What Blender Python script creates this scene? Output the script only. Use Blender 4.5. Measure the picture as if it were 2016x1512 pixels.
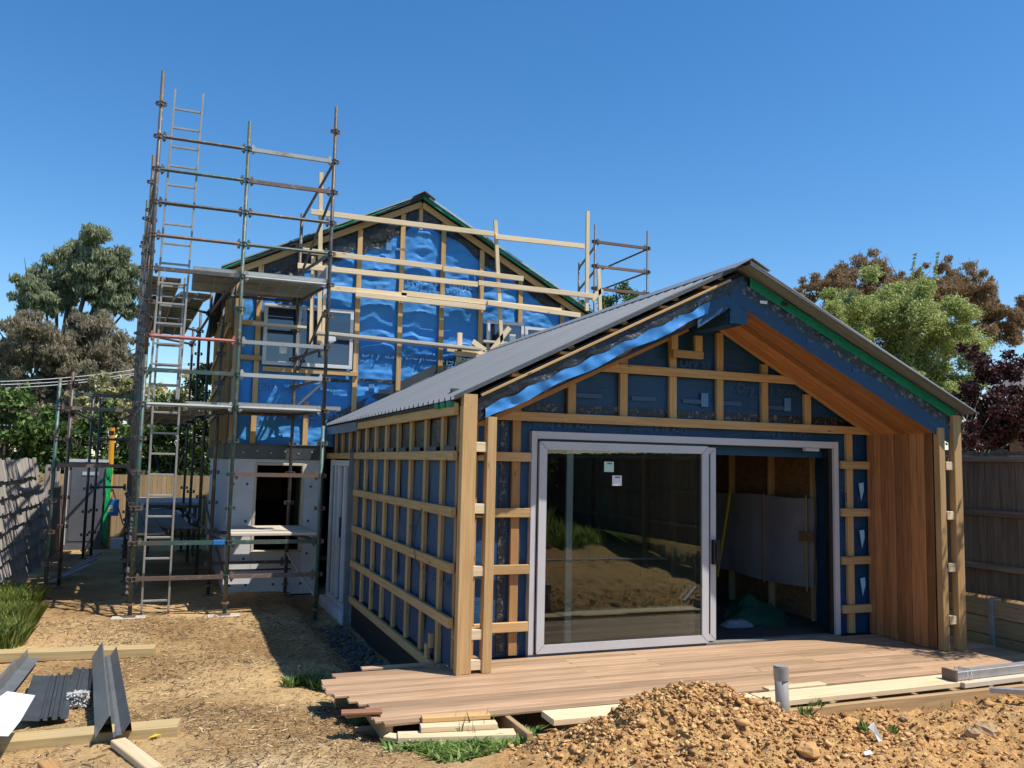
import bpy, math, random
import numpy as np
from mathutils import Matrix, Vector
random.seed(7); rng = np.random.default_rng(7)
for o in list(bpy.data.objects): bpy.data.objects.remove(o)
sc = bpy.context.scene
COL = sc.collection

# ------------------------------------------------------------------ camera
W, H, F = 2016, 1512, 1671.358
CAM = np.array([-3.277, -7.871, 1.875])
YAW, PITCH, ROLL = math.radians(-21.305), math.radians(5.351), math.radians(1.234)
_cy, _sy = math.cos(YAW), math.sin(YAW)
FWD = np.array([-_sy*math.cos(PITCH), _cy*math.cos(PITCH), math.sin(PITCH)])
_r0 = np.array([_cy, _sy, 0.]); _u0 = np.cross(_r0, FWD)
RGT = math.cos(ROLL)*_r0+math.sin(ROLL)*_u0
UPV = -math.sin(ROLL)*_r0+math.cos(ROLL)*_u0
cd = bpy.data.cameras.new('camera'); cam = bpy.data.objects.new('camera', cd); COL.objects.link(cam)
cd.sensor_width = 36; cd.lens = F/W*36; cd.clip_end = 3000; cd.clip_start = .05
mw = Matrix.Identity(4)
for i in range(3):
    mw[i][0] = RGT[i]; mw[i][1] = UPV[i]; mw[i][2] = -FWD[i]; mw[i][3] = CAM[i]
cam.matrix_world = mw
sc.camera = cam
# ------------------------------------------------------------------ light
SUN = Vector((.436, -.40, 1.0)).normalized()
wd = bpy.data.worlds.new('World'); sc.world = wd; wd.use_nodes = True
nt = wd.node_tree; bg = nt.nodes['Background']
sky = nt.nodes.new('ShaderNodeTexSky'); sky.sky_type = 'NISHITA'; sky.sun_disc = False
sky.sun_elevation = math.asin(SUN.z); sky.sun_rotation = math.atan2(SUN.x, SUN.y)
sky.air_density = 1.0; sky.dust_density = .3; sky.ozone_density = 3.0; sky.altitude = 100
hs = nt.nodes.new('ShaderNodeHueSaturation'); hs.inputs['Saturation'].default_value = 1.30
nt.links.new(sky.outputs[0], hs.inputs['Color']); nt.links.new(hs.outputs[0], bg.inputs[0]); bg.inputs[1].default_value = .125
sl = bpy.data.lights.new('sun', 'SUN'); sl.energy = 4.6; sl.angle = math.radians(.53); sl.color = (1, .94, .85)
so = bpy.data.objects.new('sun', sl); COL.objects.link(so)
so.rotation_euler = SUN.to_track_quat('Z', 'Y').to_euler(); so.location = (8, -8, 20)
vs = sc.view_settings; vs.view_transform = 'Standard'; vs.look = 'None'; vs.exposure = .45; vs.gamma = 1
sc.render.resolution_x = 1024; sc.render.resolution_y = 768

# ------------------------------------------------------------------ pixel -> place
def ray(x, y): return FWD+(x-W/2)/F*RGT-(y-H/2)/F*UPV
def onY(x, y, Y): d = ray(x, y); return CAM+(Y-CAM[1])/d[1]*d
def onX(x, y, X): d = ray(x, y); return CAM+(X-CAM[0])/d[0]*d
def onZ(x, y, Z): d = ray(x, y); return CAM+(Z-CAM[2])/d[2]*d
FA, FB = -.54, -.10                        # portal front: Y = FA + FB*X
def Yf(X): return FA+FB*X

# ------------------------------------------------------------------ noise
_lat = rng.random((256, 256))
def vnoise(x, y, s=1.0, seed=0):
    x = np.asarray(x, float)*s+seed*17.3; y = np.asarray(y, float)*s+seed*9.1
    xi = np.floor(x).astype(int); yi = np.floor(y).astype(int); fx = x-xi; fy = y-yi
    fx = fx*fx*(3-2*fx); fy = fy*fy*(3-2*fy)
    a = _lat[xi % 256, yi % 256]; b = _lat[(xi+1) % 256, yi % 256]; c = _lat[xi % 256, (yi+1) % 256]; d = _lat[(xi+1) % 256, (yi+1) % 256]
    return (a*(1-fx)+b*fx)*(1-fy)+(c*(1-fx)+d*fx)*fy-.5
def fbm(x, y, s, n=4, seed=0):
    v = 0; a = 1
    for i in range(n): v = v+a*vnoise(x, y, s, seed+i); s *= 2.07; a *= .5
    return v
def sst(a, b, x):
    t = np.clip((x-a)/(b-a), 0, 1); return t*t*(3-2*t)

# ------------------------------------------------------------------ materials
MATS = {}
def mat(name, col=(.5, .5, .5), rough=.6, metal=0., spec=.5):
    m = bpy.data.materials.new(name); m.use_nodes = True
    b = m.node_tree.nodes['Principled BSDF']
    b.inputs['Base Color'].default_value = (*col, 1); b.inputs['Roughness'].default_value = rough
    b.inputs['Metallic'].default_value = metal; b.inputs['Specular IOR Level'].default_value = spec
    MATS[name] = m; return m
class NB:
    def __init__(s, m): s.t = m.node_tree; s.b = s.t.nodes.get('Principled BSDF')
    def n(s, typ, **kw):
        nd = s.t.nodes.new('ShaderNode'+typ)
        for k, v in kw.items():
            if k.startswith('_'): setattr(nd, k[1:], v)
            else: nd.inputs[k.replace('__', ' ')].default_value = v
        return nd
    def l(s, a, b): s.t.links.new(a, b)
    def coord(s, scale=(1, 1, 1), rnd=True, kind='Object'):
        tc = s.n('TexCoord'); mp = s.n('Mapping'); mp.inputs['Scale'].default_value = scale
        s.l(tc.outputs[kind], mp.inputs['Vector'])
        if rnd:
            oi = s.n('ObjectInfo'); mu = s.n('Math', _operation='MULTIPLY'); mu.inputs[1].default_value = 57.0
            s.l(oi.outputs['Random'], mu.inputs[0]); cx = s.n('CombineXYZ')
            for i in range(3): s.l(mu.outputs[0], cx.inputs[i])
            s.l(cx.outputs[0], mp.inputs['Location'])
        return mp.outputs[0]
    def noise(s, vec, scale, detail=4, rough=.55):
        nd = s.n('TexNoise'); nd.inputs['Scale'].default_value = scale; nd.inputs['Detail'].default_value = detail; nd.inputs['Roughness'].default_value = rough
        s.l(vec, nd.inputs['Vector']); return nd.outputs['Fac']
    def ramp(s, fac, stops):
        r = s.n('ValToRGB'); e = r.color_ramp.elements
        while len(e) < len(stops): e.new(.5)
        for i, (p, c) in enumerate(stops): e[i].position = p; e[i].color = (*c, 1)
        s.l(fac, r.inputs[0]); return r.outputs[0]
    def mix(s, fac, a, b, blend='MIX'):
        m = s.n('Mix', _data_type='RGBA', _blend_type=blend)
        for sock, v in ((m.inputs[0], fac), (m.inputs[6], a), (m.inputs[7], b)):
            if hasattr(v, 'links'): s.l(v, sock)
            elif isinstance(v, tuple): sock.default_value = (*v, 1)
            else: sock.default_value = v
        return m.outputs[2]
    def bump(s, h, strength=.3, dist=.01):
        b = s.n('Bump'); b.inputs['Strength'].default_value = strength; b.inputs['Distance'].default_value = dist
        s.l(h, b.inputs['Height']); s.l(b.outputs[0], s.b.inputs['Normal'])
    def col(s, c): s.l(c, s.b.inputs['Base Color'])
    def var(s, c, lo=.8, hi=1.15):
        oi = s.n('ObjectInfo'); mr = s.n('MapRange'); mr.inputs[3].default_value = lo; mr.inputs[4].default_value = hi
        s.l(oi.outputs['Random'], mr.inputs[0]); cx = s.n('CombineXYZ')
        for i in range(3): s.l(mr.outputs[0], cx.inputs[i])
        return s.mix(1.0, c, cx.outputs[0], 'MULTIPLY')
def wood(name, dark, light, lo=.8, hi=1.15, rough=.7, knots=True, gs=1.0, bumpst=.25):
    m = mat(name, light, rough, 0, .3); N = NB(m)
    v = N.coord((1.1*gs, 26*gs, 26*gs)); g = N.noise(v, 1.6, 5, .6)
    v2 = N.coord((.5, 5, 5)); g2 = N.noise(v2, 1.5, 3)
    c = N.ramp(g, [(.3, dark), (.62, light)])
    c = N.mix(g2, c, N.mix(.35, c, dark), 'MIX')
    if knots:
        v3 = N.coord((2.2, 9, 9)); vo = N.n('TexVoronoi'); vo.inputs['Scale'].default_value = 1.0; N.l(v3, vo.inputs['Vector'])
        k = N.ramp(vo.outputs['Distance'], [(.03, (1, 1, 1)), (.10, (0, 0, 0))])
        c = N.mix(k, c, tuple(x*.28 for x in dark))
    N.col(N.var(c, lo, hi)); N.bump(g, bumpst, .004); return m
wood('pine', (.42, .25, .10), (.60, .39, .18), .78, 1.1)
wood('pine_new', (.60, .44, .25), (.76, .61, .40), .9, 1.06)
wood('pine_orange', (.36, .18, .065), (.52, .29, .115), .8, 1.1)
wood('sleeper', (.36, .26, .12), (.50, .38, .19), .9, 1.1)
wood('plank_grey', (.46, .40, .31), (.62, .55, .44), .9, 1.1)
wood('cedar', (.22, .088, .034), (.42, .195, .08), .55, 1.4, .5, False, 1.4)
wood('decking', (.30, .185, .105), (.49, .325, .20), .72, 1.2, .6, False, 1.3)
wood('decking_red', (.22, .10, .055), (.34, .17, .095), .8, 1.15, .6, False, 1.2)
wood('old_wood', (.24, .21, .18), (.50, .46, .41), .75, 1.15, .85, False, 1.0, .5)
wood('fence_wood', (.11, .08, .058), (.26, .195, .14), .75, 1.2, .85, False, 1.0, .4)
wood('joist', (.30, .19, .09), (.46, .32, .17), .8, 1.1)
def membrane(name, a, b, rough=.38, ws=6, bs=.5):
    m = mat(name, a, rough, 0, .4); N = NB(m)
    v = N.coord((1, 1, 1), False); n1 = N.noise(v, 1.7, 4); n2 = N.noise(N.coord((1, 1, 2.2), False), ws, 5, .6)
    N.col(N.ramp(n1, [(.3, a), (.7, b)])); N.bump(n2, bs, .03); return m
membrane('membrane_blue_shade', (.008, .05, .12), (.011, .062, .145), .5)  # blue wrap with shade put into its darker base colour
membrane('membrane_blue_sunlit', (.036, .215, .55), (.045, .245, .60), .6, 5, .12)  # same blue wrap, sunlight put into a brighter base colour
membrane('membrane_green', (.0, .17, .075), (.0, .22, .10), .5)
membrane('board_black', (.012, .012, .013), (.022, .021, .021), .6, 3, .1)
m = mat('membrane_black', (.013, .014, .017), .4); N = NB(m)
v = N.coord((1, 1, 1), False); n1 = N.noise(v, 26, 5, .7)
N.col(N.ramp(n1, [(.60, (.012, .013, .016)), (.70, (.20, .20, .21))])); N.bump(N.noise(v, 9, 4), .6, .03)
m = mat('tape_black', (.012, .012, .014), .4); N = NB(m); v = N.coord((1, 1, 1), False); n1 = N.noise(v, 20, 4, .6)
N.col(N.ramp(n1, [(.52, (.012, .013, .016)), (.66, (.17, .16, .145))])); N.bump(n1, .5, .02)
mat('print_blue', (.028, .075, .165), .5); mat('print_grey', (.06, .06, .065), .5); mat('print_light', (.07, .20, .40), .5); mat('print_tick', (.30, .55, .75), .5)
m = mat('eps', (.60, .60, .62), .75); N = NB(m); v = N.coord((1, 1, 1), False); n1 = N.noise(v, 1.4, 5, .7); N.col(N.ramp(n1, [(.3, (.50, .49, .49)), (.7, (.68, .68, .69))]))
mat('fixing_blue', (.02, .06, .22), .5)
def paint(name, a, b, rough=.45, metal=0, scale=3):
    m = mat(name, a, rough, metal); N = NB(m); v = N.coord((1, 1, 1)); n1 = N.noise(v, scale, 5, .65); N.col(N.ramp(n1, [(.35, a), (.7, b)])); N.bump(N.noise(v, scale*9, 3), .05, .003); return m
paint('door_frame', (.47, .465, .465), (.53, .525, .52), .42)
paint('frame_white', (.52, .52, .54), (.62, .62, .63), .45)
paint('gasket', (.012, .012, .013), (.018, .018, .02), .5)
paint('aluminium', (.27, .25, .22), (.38, .355, .32), .45, .3, 6)
paint('galv', (.36, .37, .38), (.50, .50, .50), .42, .5, 9)
paint('flashing', (.055, .062, .066), (.085, .092, .096), .34, .2, 5)
paint('flashing_in', (.12, .145, .15), (.16, .18, .19), .35, .1, 5)
paint('flashing_grey', (.15, .16, .17), (.21, .22, .225), .38, .3, 5)
paint('plastic_grey', (.27, .255, .23), (.35, .335, .305), .5, 0, 5)
paint('gravel_dark', (.05, .045, .04), (.13, .115, .10), .85, 0, 6)
paint('toilet_grey', (.085, .095, .11), (.115, .125, .145), .55)
paint('toilet_white', (.42, .44, .45), (.5, .52, .53), .5)
paint('mesh_green', (.0, .26, .06), (.01, .40, .11), .5, 0, 12)
paint('post_orange', (.62, .26, .012), (.72, .33, .02), .4)
paint('box_blue', (.015, .12, .40), (.025, .16, .48), .4)
paint('white', (.72, .72, .72), (.82, .82, .82), .5)
paint('paper', (.62, .64, .60), (.72, .74, .72), .6)
paint('paper_green', (.42, .60, .50), (.50, .66, .56), .6)
paint('yellow', (.45, .33, .02), (.52, .39, .03), .5)
paint('black_plastic', (.01, .01, .011), (.02, .02, .022), .4)
paint('osb', (.16, .085, .035), (.30, .17, .075), .8, 0, 22)
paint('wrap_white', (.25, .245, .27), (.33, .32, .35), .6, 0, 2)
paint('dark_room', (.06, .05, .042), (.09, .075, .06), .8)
paint('tarp_green', (.012, .06, .03), (.02, .09, .05), .5, 0, 4)
paint('roof_tile', (.11, .10, .095), (.19, .175, .16), .8, 0, 4)
paint('cable', (.5, .5, .5), (.6, .6, .6), .5)
paint('wool', (.36, .35, .33), (.55, .54, .52), .9, 0, 30)
paint('leaf_yellow', (.6, .42, .04), (.7, .5, .06), .6)
paint('stone', (.33, .22, .12), (.46, .32, .18), .9, 0, 8)
def steel(name, base, rust, lo, hi, rough=.5):
    m = mat(name, base, rough, .15); N = NB(m); v = N.coord((1, 1, 1)); n1 = N.noise(v, 3.2, 6, .7); n2 = N.noise(v, 14, 3)
    c = N.ramp(n1, [(lo, base), (hi, rust)]); c = N.mix(N.ramp(n2, [(.55, (0, 0, 0)), (.75, (.5, .5, .5))]), c, (.34, .31, .27))
    N.col(N.var(c, .8, 1.2)); return m
steel('steel_green', (.045, .105, .088), (.12, .08, .06), .45, .66)
steel('steel_dark', (.075, .073, .07), (.12, .08, .06), .45, .66)
steel('steel_rust', (.13, .10, .085), (.19, .10, .062), .42, .66)
steel('steel_red', (.40, .12, .095), (.30, .14, .10), .45, .7)
steel('steel_grey', (.34, .35, .335), (.24, .17, .12), .52, .74)
m = mat('roof_metal', (.3, .3, .3), .42, .0, .5); N = NB(m); v = N.coord((1, 1, 1)); n1 = N.noise(v, 1.5, 4); n2 = N.noise(v, 40, 3)
N.col(N.var(N.ramp(n1, [(.3, (.175, .188, .20)), (.7, (.205, .217, .23))]), .93, 1.05)); N.bump(n2, .03, .003)
paint('roof_dark', (.045, .048, .052), (.06, .063, .067), .35, 0, 2)
m = mat('glass', (1, 1, 1), .0); t = m.node_tree; N = NB(m); out = t.nodes['Material Output']
tr = N.n('BsdfTransparent'); tr.inputs[0].default_value = (.80, .86, .84, 1); gl = N.n('BsdfGlossy'); gl.inputs['Roughness'].default_value = .0; gl.inputs[0].default_value = (.95, .97, .98, 1)
fr = N.n('Fresnel'); fr.inputs[0].default_value = 1.6; ms = N.n('MixShader'); N.l(fr.outputs[0], ms.inputs[0]); N.l(tr.outputs[0], ms.inputs[1]); N.l(gl.outputs[0], ms.inputs[2]); N.l(ms.outputs[0], out.inputs[0])
m = mat('glass_sky_tint', (.008, .018, .05), .01, 0, .5); m.node_tree.nodes['Principled BSDF'].inputs['IOR'].default_value = 2.0  # navy base colour painted in for the blue sky reflection
# ground
m = mat('earth', (.3, .2, .1), .95, 0, .15); N = NB(m); v = N.coord((1, 1, 1), False)
at = N.n('Attribute'); at.attribute_name = 'soil'; sepc = N.n('SeparateColor'); N.l(at.outputs['Color'], sepc.inputs[0])
n1 = N.noise(v, 1.3, 6, .6); n2 = N.noise(v, 22, 6, .7); n3 = N.noise(N.coord((1, 2.6, 1), False), 30, 5, .7)
mul = N.ramp(n3, [(.30, (.13, .075, .034)), (.47, (.40, .255, .115)), (.66, (.66, .47, .235))])
mul = N.mix(N.ramp(n1, [(.36, (0, 0, 0)), (.64, (.8, .8, .8))]), mul, N.ramp(n2, [(.3, (.44, .285, .13)), (.7, (.68, .48, .235))]))
n0 = N.noise(v, .55, 3, .5); mul = N.mix(N.ramp(n0, [(.40, (1, 1, 1)), (.58, (0, 0, 0))]), mul, N.mix(1.0, mul, (.60, .55, .50), 'MULTIPLY'))
soil = N.ramp(n2, [(.28, (.20, .098, .033)), (.48, (.48, .265, .098)), (.70, (.66, .43, .19))])
soil = N.mix(N.ramp(n1, [(.4, (0, 0, 0)), (.7, (.6, .6, .6))]), soil, N.ramp(n2, [(.3, (.27, .165, .075)), (.7, (.50, .35, .18))]))
sand = N.ramp(n2, [(.3, (.50, .37, .20)), (.7, (.68, .53, .32))])
c = N.mix(sepc.outputs[0], mul, soil); c = N.mix(sepc.outputs[1], c, sand)
gn = N.ramp(n2, [(.3, (.04, .07, .015)), (.7, (.12, .17, .045))]); c = N.mix(sepc.outputs[2], c, gn)
N.col(c); N.bump(n2, .9, .03)
def leafmat(name, stops, rough=.55, trans=.25):
    m = mat(name, stops[0][1], rough, 0, .35); N = NB(m); g = N.n('NewGeometry')
    c = N.ramp(g.outputs['Random Per Island'], stops); N.col(c)
    t = m.node_tree; out = t.nodes['Material Output']; tl = N.n('BsdfTranslucent'); N.l(c, tl.inputs[0]); ms = N.n('MixShader'); ms.inputs[0].default_value = trans
    N.l(N.b.outputs[0], ms.inputs[1]); N.l(tl.outputs[0], ms.inputs[2]); N.l(ms.outputs[0], out.inputs[0]); return m
leafmat('leaf_gum', [(.0, (.17, .20, .11)), (.5, (.29, .33, .19)), (1., (.42, .45, .28))], .55, .5)
leafmat('leaf_grey', [(.0, (.17, .15, .095)), (.5, (.31, .27, .175)), (1., (.43, .38, .26))], .6, .5)
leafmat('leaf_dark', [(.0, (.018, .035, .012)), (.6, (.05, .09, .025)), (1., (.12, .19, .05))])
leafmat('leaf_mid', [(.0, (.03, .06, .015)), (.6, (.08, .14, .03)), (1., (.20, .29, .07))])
leafmat('leaf_cream', [(.0, (.16, .18, .06)), (.4, (.45, .42, .20)), (1., (.66, .61, .36))])
leafmat('leaf_brown', [(.0, (.17, .115, .06)), (.5, (.31, .21, .11)), (1., (.42, .30, .16))], .6, .5)
leafmat('leaf_light', [(.0, (.15, .19, .035)), (.5, (.37, .43, .12)), (1., (.60, .63, .28))], .45, .4)
leafmat('leaf_purple', [(.0, (.022, .008, .012)), (.55, (.07, .02, .028)), (.85, (.16, .04, .045)), (1., (.14, .17, .05))])
leafmat('grass', [(.0, (.13, .20, .035)), (.5, (.32, .44, .09)), (1., (.58, .60, .25))], .5, .5)
leafmat('weed', [(.0, (.08, .14, .03)), (.6, (.20, .31, .07)), (1., (.38, .48, .18))], .5, .35)
leafmat('litter', [(.0, (.05, .03, .016)), (.45, (.15, .092, .045)), (.8, (.36, .25, .12)), (1., (.56, .43, .25))], .9, .0)
leafmat('clod', [(.0, (.20, .09, .03)), (.5, (.46, .25, .092)), (1., (.66, .43, .19))], .95, .0)
wood('bark', (.06, .045, .035), (.17, .14, .11), .85, 1.1, .9, False, .6, .8)

# ------------------------------------------------------------------ object helpers
WM = {}
def link(o, parent=None, Mw=None):
    COL.objects.link(o); Mw = Mw if Mw is not None else Matrix.Identity(4)
    WM[o.name] = Mw.copy()
    if parent is not None:
        o.parent = parent; o.matrix_local = WM[parent.name].inverted() @ Mw
    else: o.matrix_world = Mw
    return o
def tag(o, label, cat, group=None):
    o['label'] = label; o['category'] = cat
    if group: o['group'] = group
    return o
def thing(name, label, cat, loc, group=None):
    o = bpy.data.objects.new(name, None); o.empty_display_size = .2
    link(o, None, Matrix.Translation(Vector(loc))); return tag(o, label, cat, group)
def mkmesh(name, V, Fs, smooth=False):
    me = bpy.data.meshes.new(name); me.from_pydata([tuple(map(float, v)) for v in V], [], Fs); me.update()
    if smooth: me.polygons.foreach_set('use_smooth', [True]*len(me.polygons))
    return me
def mesh_np(name, V, Q, smooth=False):
    """V (n,3), Q (m,k) numpy arrays"""
    me = bpy.data.meshes.new(name); n = len(V); m, k = Q.shape
    me.vertices.add(n); me.vertices.foreach_set('co', np.asarray(V, np.float32).ravel())
    me.loops.add(m*k); me.loops.foreach_set('vertex_index', Q.astype(np.int32).ravel())
    me.polygons.add(m); me.polygons.foreach_set('loop_start', np.arange(0, m*k, k, dtype=np.int32))
    if smooth: me.polygons.foreach_set('use_smooth', np.ones(m, bool))
    me.update(calc_edges=True); return me
def mobj(name, me, m, parent=None, Mw=None):
    o = bpy.data.objects.new(name, me)
    if len(me.materials) == 0: me.materials.append(MATS[m] if isinstance(m, str) else m)
    return link(o, parent, Mw)
def wobj(name, V, Fs, m, parent=None, smooth=False):
    """mesh from world coordinates, origin moved to its centre"""
    V = np.asarray(V, float); c = V.mean(0)
    return mobj(name, mkmesh(name, V-c, Fs, smooth), m, parent, Matrix.Translation(Vector(c)))
BOXC = {}
def boxmesh(l, w, t, ch, m):
    key = (round(l, 3), round(w, 3), round(t, 3), ch, m)
    if key in BOXC: return BOXC[key]
    a, b, c = l/2, w/2, t/2
    if ch <= 0:
        V = [(x, y, z) for x in (-a, a) for y in (-b, b) for z in (-c, c)]
        Fs = [(0, 1, 3, 2), (4, 6, 7, 5), (0, 4, 5, 1), (2, 3, 7, 6), (0, 2, 6, 4), (1, 5, 7, 3)]
    else:
        # chamfered long edges
        h = min(ch, b*.45, c*.45)
        ring = [(-b+h, -c), (b-h, -c), (b, -c+h), (b, c-h), (b-h, c), (-b+h, c), (-b, c-h), (-b, -c+h)]
        V = [(-a, y, z) for y, z in ring]+[(a, y, z) for y, z in ring]
        Fs = [(i, (i+1) % 8, 8+(i+1) % 8, 8+i) for i in range(8)]+[tuple(range(7, -1, -1)), tuple(range(8, 16))]
        Fs = [tuple(f) for f in Fs]
    me = mkmesh('box', V, Fs); me.materials.append(MATS[m]); BOXC[key] = me; return me
def frame(p0, p1, up):
    p0 = Vector(p0); p1 = Vector(p1); x = (p1-p0).normalized(); up = Vector(up)
    if abs(x.dot(up.normalized())) > .98: up = Vector((0, 1, 0)) if abs(x.y) < .9 else Vector((1, 0, 0))
    y = up.cross(x).normalized(); z = x.cross(y)
    M = Matrix((x, y, z)).transposed().to_4x4(); M.translation = (p0+p1)/2
    return M, (p1-p0).length
def board(name, p0, p1, w, t, m, parent=None, up=(0, 0, 1), ch=.004, jit=.0):
    """timber from p0 to p1 (centre line): w across (local y), t along up (local z)"""
    M, L = frame(p0, p1, up)
    if jit: M = M @ Matrix.Rotation(random.uniform(-jit, jit), 4, 'Z') @ Matrix.Rotation(random.uniform(-jit, jit), 4, 'Y')
    return mobj(name, boxmesh(L, w, t, ch, m), m, parent, M)
def abox(name, lo, hi, m, parent=None, ch=.004):
    """axis aligned box, local x along its longest side"""
    lo = np.array(lo, float); hi = np.array(hi, float); d = hi-lo; c = (lo+hi)/2; k = int(np.argmax(d))
    e = np.zeros(3); e[k] = d[k]/2
    up = (0, 0, 1) if k != 2 else (0, 1, 0)
    a, b = [(1, 2), (0, 2), (0, 1)][k]
    return board(name, c-e, c+e, d[a], d[b], m, parent, up, ch)
def ring_tube(pts, rad, seg=8):
    pts = np.asarray(pts, float); V = []; n = len(pts); Fs = []
    rad = [rad]*n if np.isscalar(rad) else rad
    for i in range(n):
        d = pts[min(i+1, n-1)]-pts[max(i-1, 0)]; d /= np.linalg.norm(d)+1e-9
        a = np.array([0, 0, 1.]) if abs(d[2]) < .9 else np.array([1., 0, 0]); u = np.cross(a, d); u /= np.linalg.norm(u); w = np.cross(d, u)
        for k in range(seg):
            t = 2*math.pi*k/seg; V.append(pts[i]+rad[i]*(math.cos(t)*u+math.sin(t)*w))
    for i in range(n-1):
        for k in range(seg): Fs.append((i*seg+k, i*seg+(k+1) % seg, (i+1)*seg+(k+1) % seg, (i+1)*seg+k))
    Fs.append(tuple(range(seg-1, -1, -1))); Fs.append(tuple((n-1)*seg+k for k in range(seg)))
    return V, Fs
TUBEC = {}
def tube(name, p0, p1, r, m, parent=None, seg=10):
    M, L = frame(p0, p1, (0, 0, 1)); key = (round(L, 3), r, m, seg)
    if key not in TUBEC:
        V, Fs = ring_tube([(-L/2, 0, 0), (L/2, 0, 0)], r, seg); me = mkmesh('tube', V, Fs, False)
        for p in me.polygons: p.use_smooth = len(p.vertices) == 4
        me.materials.append(MATS[m]); TUBEC[key] = me
    return mobj(name, TUBEC[key], m, parent, M)
class MB:
    """collects boxes (world coordinates) into one mesh"""
    def __init__(s): s.V = []; s.F = []
    def add(s, V, Fs): o = len(s.V); s.V += [tuple(v) for v in V]; s.F += [tuple(i+o for i in f) for f in Fs]; return s
    def box(s, lo, hi):
        x0, y0, z0 = lo; x1, y1, z1 = hi
        return s.add([(x, y, z) for x in (x0, x1) for y in (y0, y1) for z in (z0, z1)], [(0, 1, 3, 2), (4, 6, 7, 5), (0, 4, 5, 1), (2, 3, 7, 6), (0, 2, 6, 4), (1, 5, 7, 3)])
    def obox(s, p0, p1, w, t, up=(0, 0, 1)):
        M, L = frame(p0, p1, up); a, b, c = L/2, w/2, t/2
        return s.add([M @ Vector((x, y, z)) for x in (-a, a) for y in (-b, b) for z in (-c, c)], [(0, 1, 3, 2), (4, 6, 7, 5), (0, 4, 5, 1), (2, 3, 7, 6), (0, 2, 6, 4), (1, 5, 7, 3)])
    def tube(s, pts, r, seg=8): return s.add(*ring_tube(pts, r, seg))
    def prism(s, poly, off):
        """poly: list of 3d points, extruded by off"""
        n = len(poly); P = [np.array(p, float) for p in poly]; o = np.array(off, float)
        return s.add([tuple(p) for p in P]+[tuple(p+o) for p in P], [tuple(range(n)), tuple(range(2*n-1, n-1, -1))]+[(i, n+i, n+(i+1) % n, (i+1) % n) for i in range(n)])
    def obj(s, name, m, parent=None, smooth=False): return wobj(name, s.V, s.F, m, parent, smooth)
def fixn(o):
    import bmesh
    bm = bmesh.new(); bm.from_mesh(o.data); bmesh.ops.recalc_face_normals(bm, faces=bm.faces); bm.to_mesh(o.data); bm.free(); return o

# ================================================================== GROUND
def ground_z(x, y):
    x = np.asarray(x, float); y = np.asarray(y, float)
    z = -.30+.52*np.clip((1.5-y)/10.5, 0, 1.5)
    deck = sst(-2.0, -1.5, x)*sst(5.6, 5.2, x)*sst(-1.75, -1.4, y)*sst(.6, .2, y)
    z = z-deck*.13
    z = z-.14*sst(-1.62, -1.30, x)*sst(-.6, -.9, x)*sst(-.2, .4, y)*sst(7, 6.4, y)
    # spoil heap
    z = z+.40*np.exp(-(((x-.22)/.62)**2+((y+2.72)/.42)**2))+.22*np.exp(-(((x+.55)/.6)**2+((y+2.85)/.5)**2))+.10*np.exp(-(((x-.9)/.35)**2+((y+2.55)/.3)**2))
    z = z+.10*np.exp(-(((x-.6)/1.6)**2+((y+3.6)/.9)**2))
    soilm = sst(-1.35, -.7, x)*sst(-1.9, -2.3, y)
    z = z+soilm*(fbm(x, y, 1.6, 3, 3)*.09+fbm(x, y, 8, 4, 5)*.085)
    z = z+fbm(x, y, .7, 3, 8)*.07*(1-soilm)+fbm(x, y, 7, 3, 2)*.018
    # rising bank in the yard behind, seen in the glass
    z = z+.25*sst(-6, -10, y)*sst(-1, 3, x)
    z = np.where((x > 5.66), .46, z)
    far = sst(9, 16, np.maximum(np.abs(x)-6, np.abs(y)-8)); z = z*(1-far)+(-.3)*far
    return z
def gz(x, y): return float(ground_z(np.array([x]), np.array([y]))[0])
def onG(px, py):
    z = -.1
    for _ in range(25):
        p = onZ(px, py, z); z = .5*z+.5*gz(p[0], p[1])
    p = onZ(px, py, z); return np.array([p[0], p[1], gz(p[0], p[1])])
def axis(lo, hi, st, far0, far1):
    a = list(np.arange(lo, hi, st)); s = st; x = hi
    while x < far1: a.append(x); s *= 1.28; x += s
    s = st; x = lo-st; b = []
    while x > far0: b.append(x); s *= 1.28; x -= s
    return np.array(b[::-1]+a)
gx = axis(-6.2, 6.0, .035, -900, 900); gy = axis(-4.6, 7.0, .035, -900, 1500)
GX, GY = np.meshgrid(gx, gy, indexing='ij'); GZ = ground_z(GX, GY)
nx, ny = GX.shape; idx = np.arange(nx*ny).reshape(nx, ny)
Q = np.stack([idx[:-1, :-1], idx[1:, :-1], idx[1:, 1:], idx[:-1, 1:]], -1).reshape(-1, 4)
me = mesh_np('ground', np.stack([GX, GY, GZ], -1).reshape(-1, 3), Q, True)
n1 = fbm(GX, GY, 1.2, 3, 4)
SO = sst(-1.45, -.95, GX+n1*.5)*sst(-1.5, -1.9, GY+n1*.3)*(GX < 5.66)
SA = np.exp(-(((GX+3.0)/.85)**2+((GY+2.25)/.38)**2))*1.5*sst(-.25, .15, n1+.15)+1.5*np.exp(-(((GX-.72-.25*(GY+2.6))/.24)**2+((GY+2.6)/.26)**2))*sst(-.35, .0, n1)
GR = np.clip(sst(-7.2, -8.2, GY+n1*1.2)*sst(-.5, 1.5, GX)+sst(-5.1, -5.6, GX)*sst(6, 2, GY)+sst(14.5, 17, GY), 0, 1)
colr = np.stack([SO, np.clip(SA, 0, 1), GR, np.ones_like(SO)], -1).reshape(-1, 4).astype(np.float32)
ca = me.color_attributes.new('soil', 'FLOAT_COLOR', 'POINT'); ca.data.foreach_set('color', colr.ravel())
g = mobj('ground', me, 'earth'); g['kind'] = 'structure'
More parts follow.
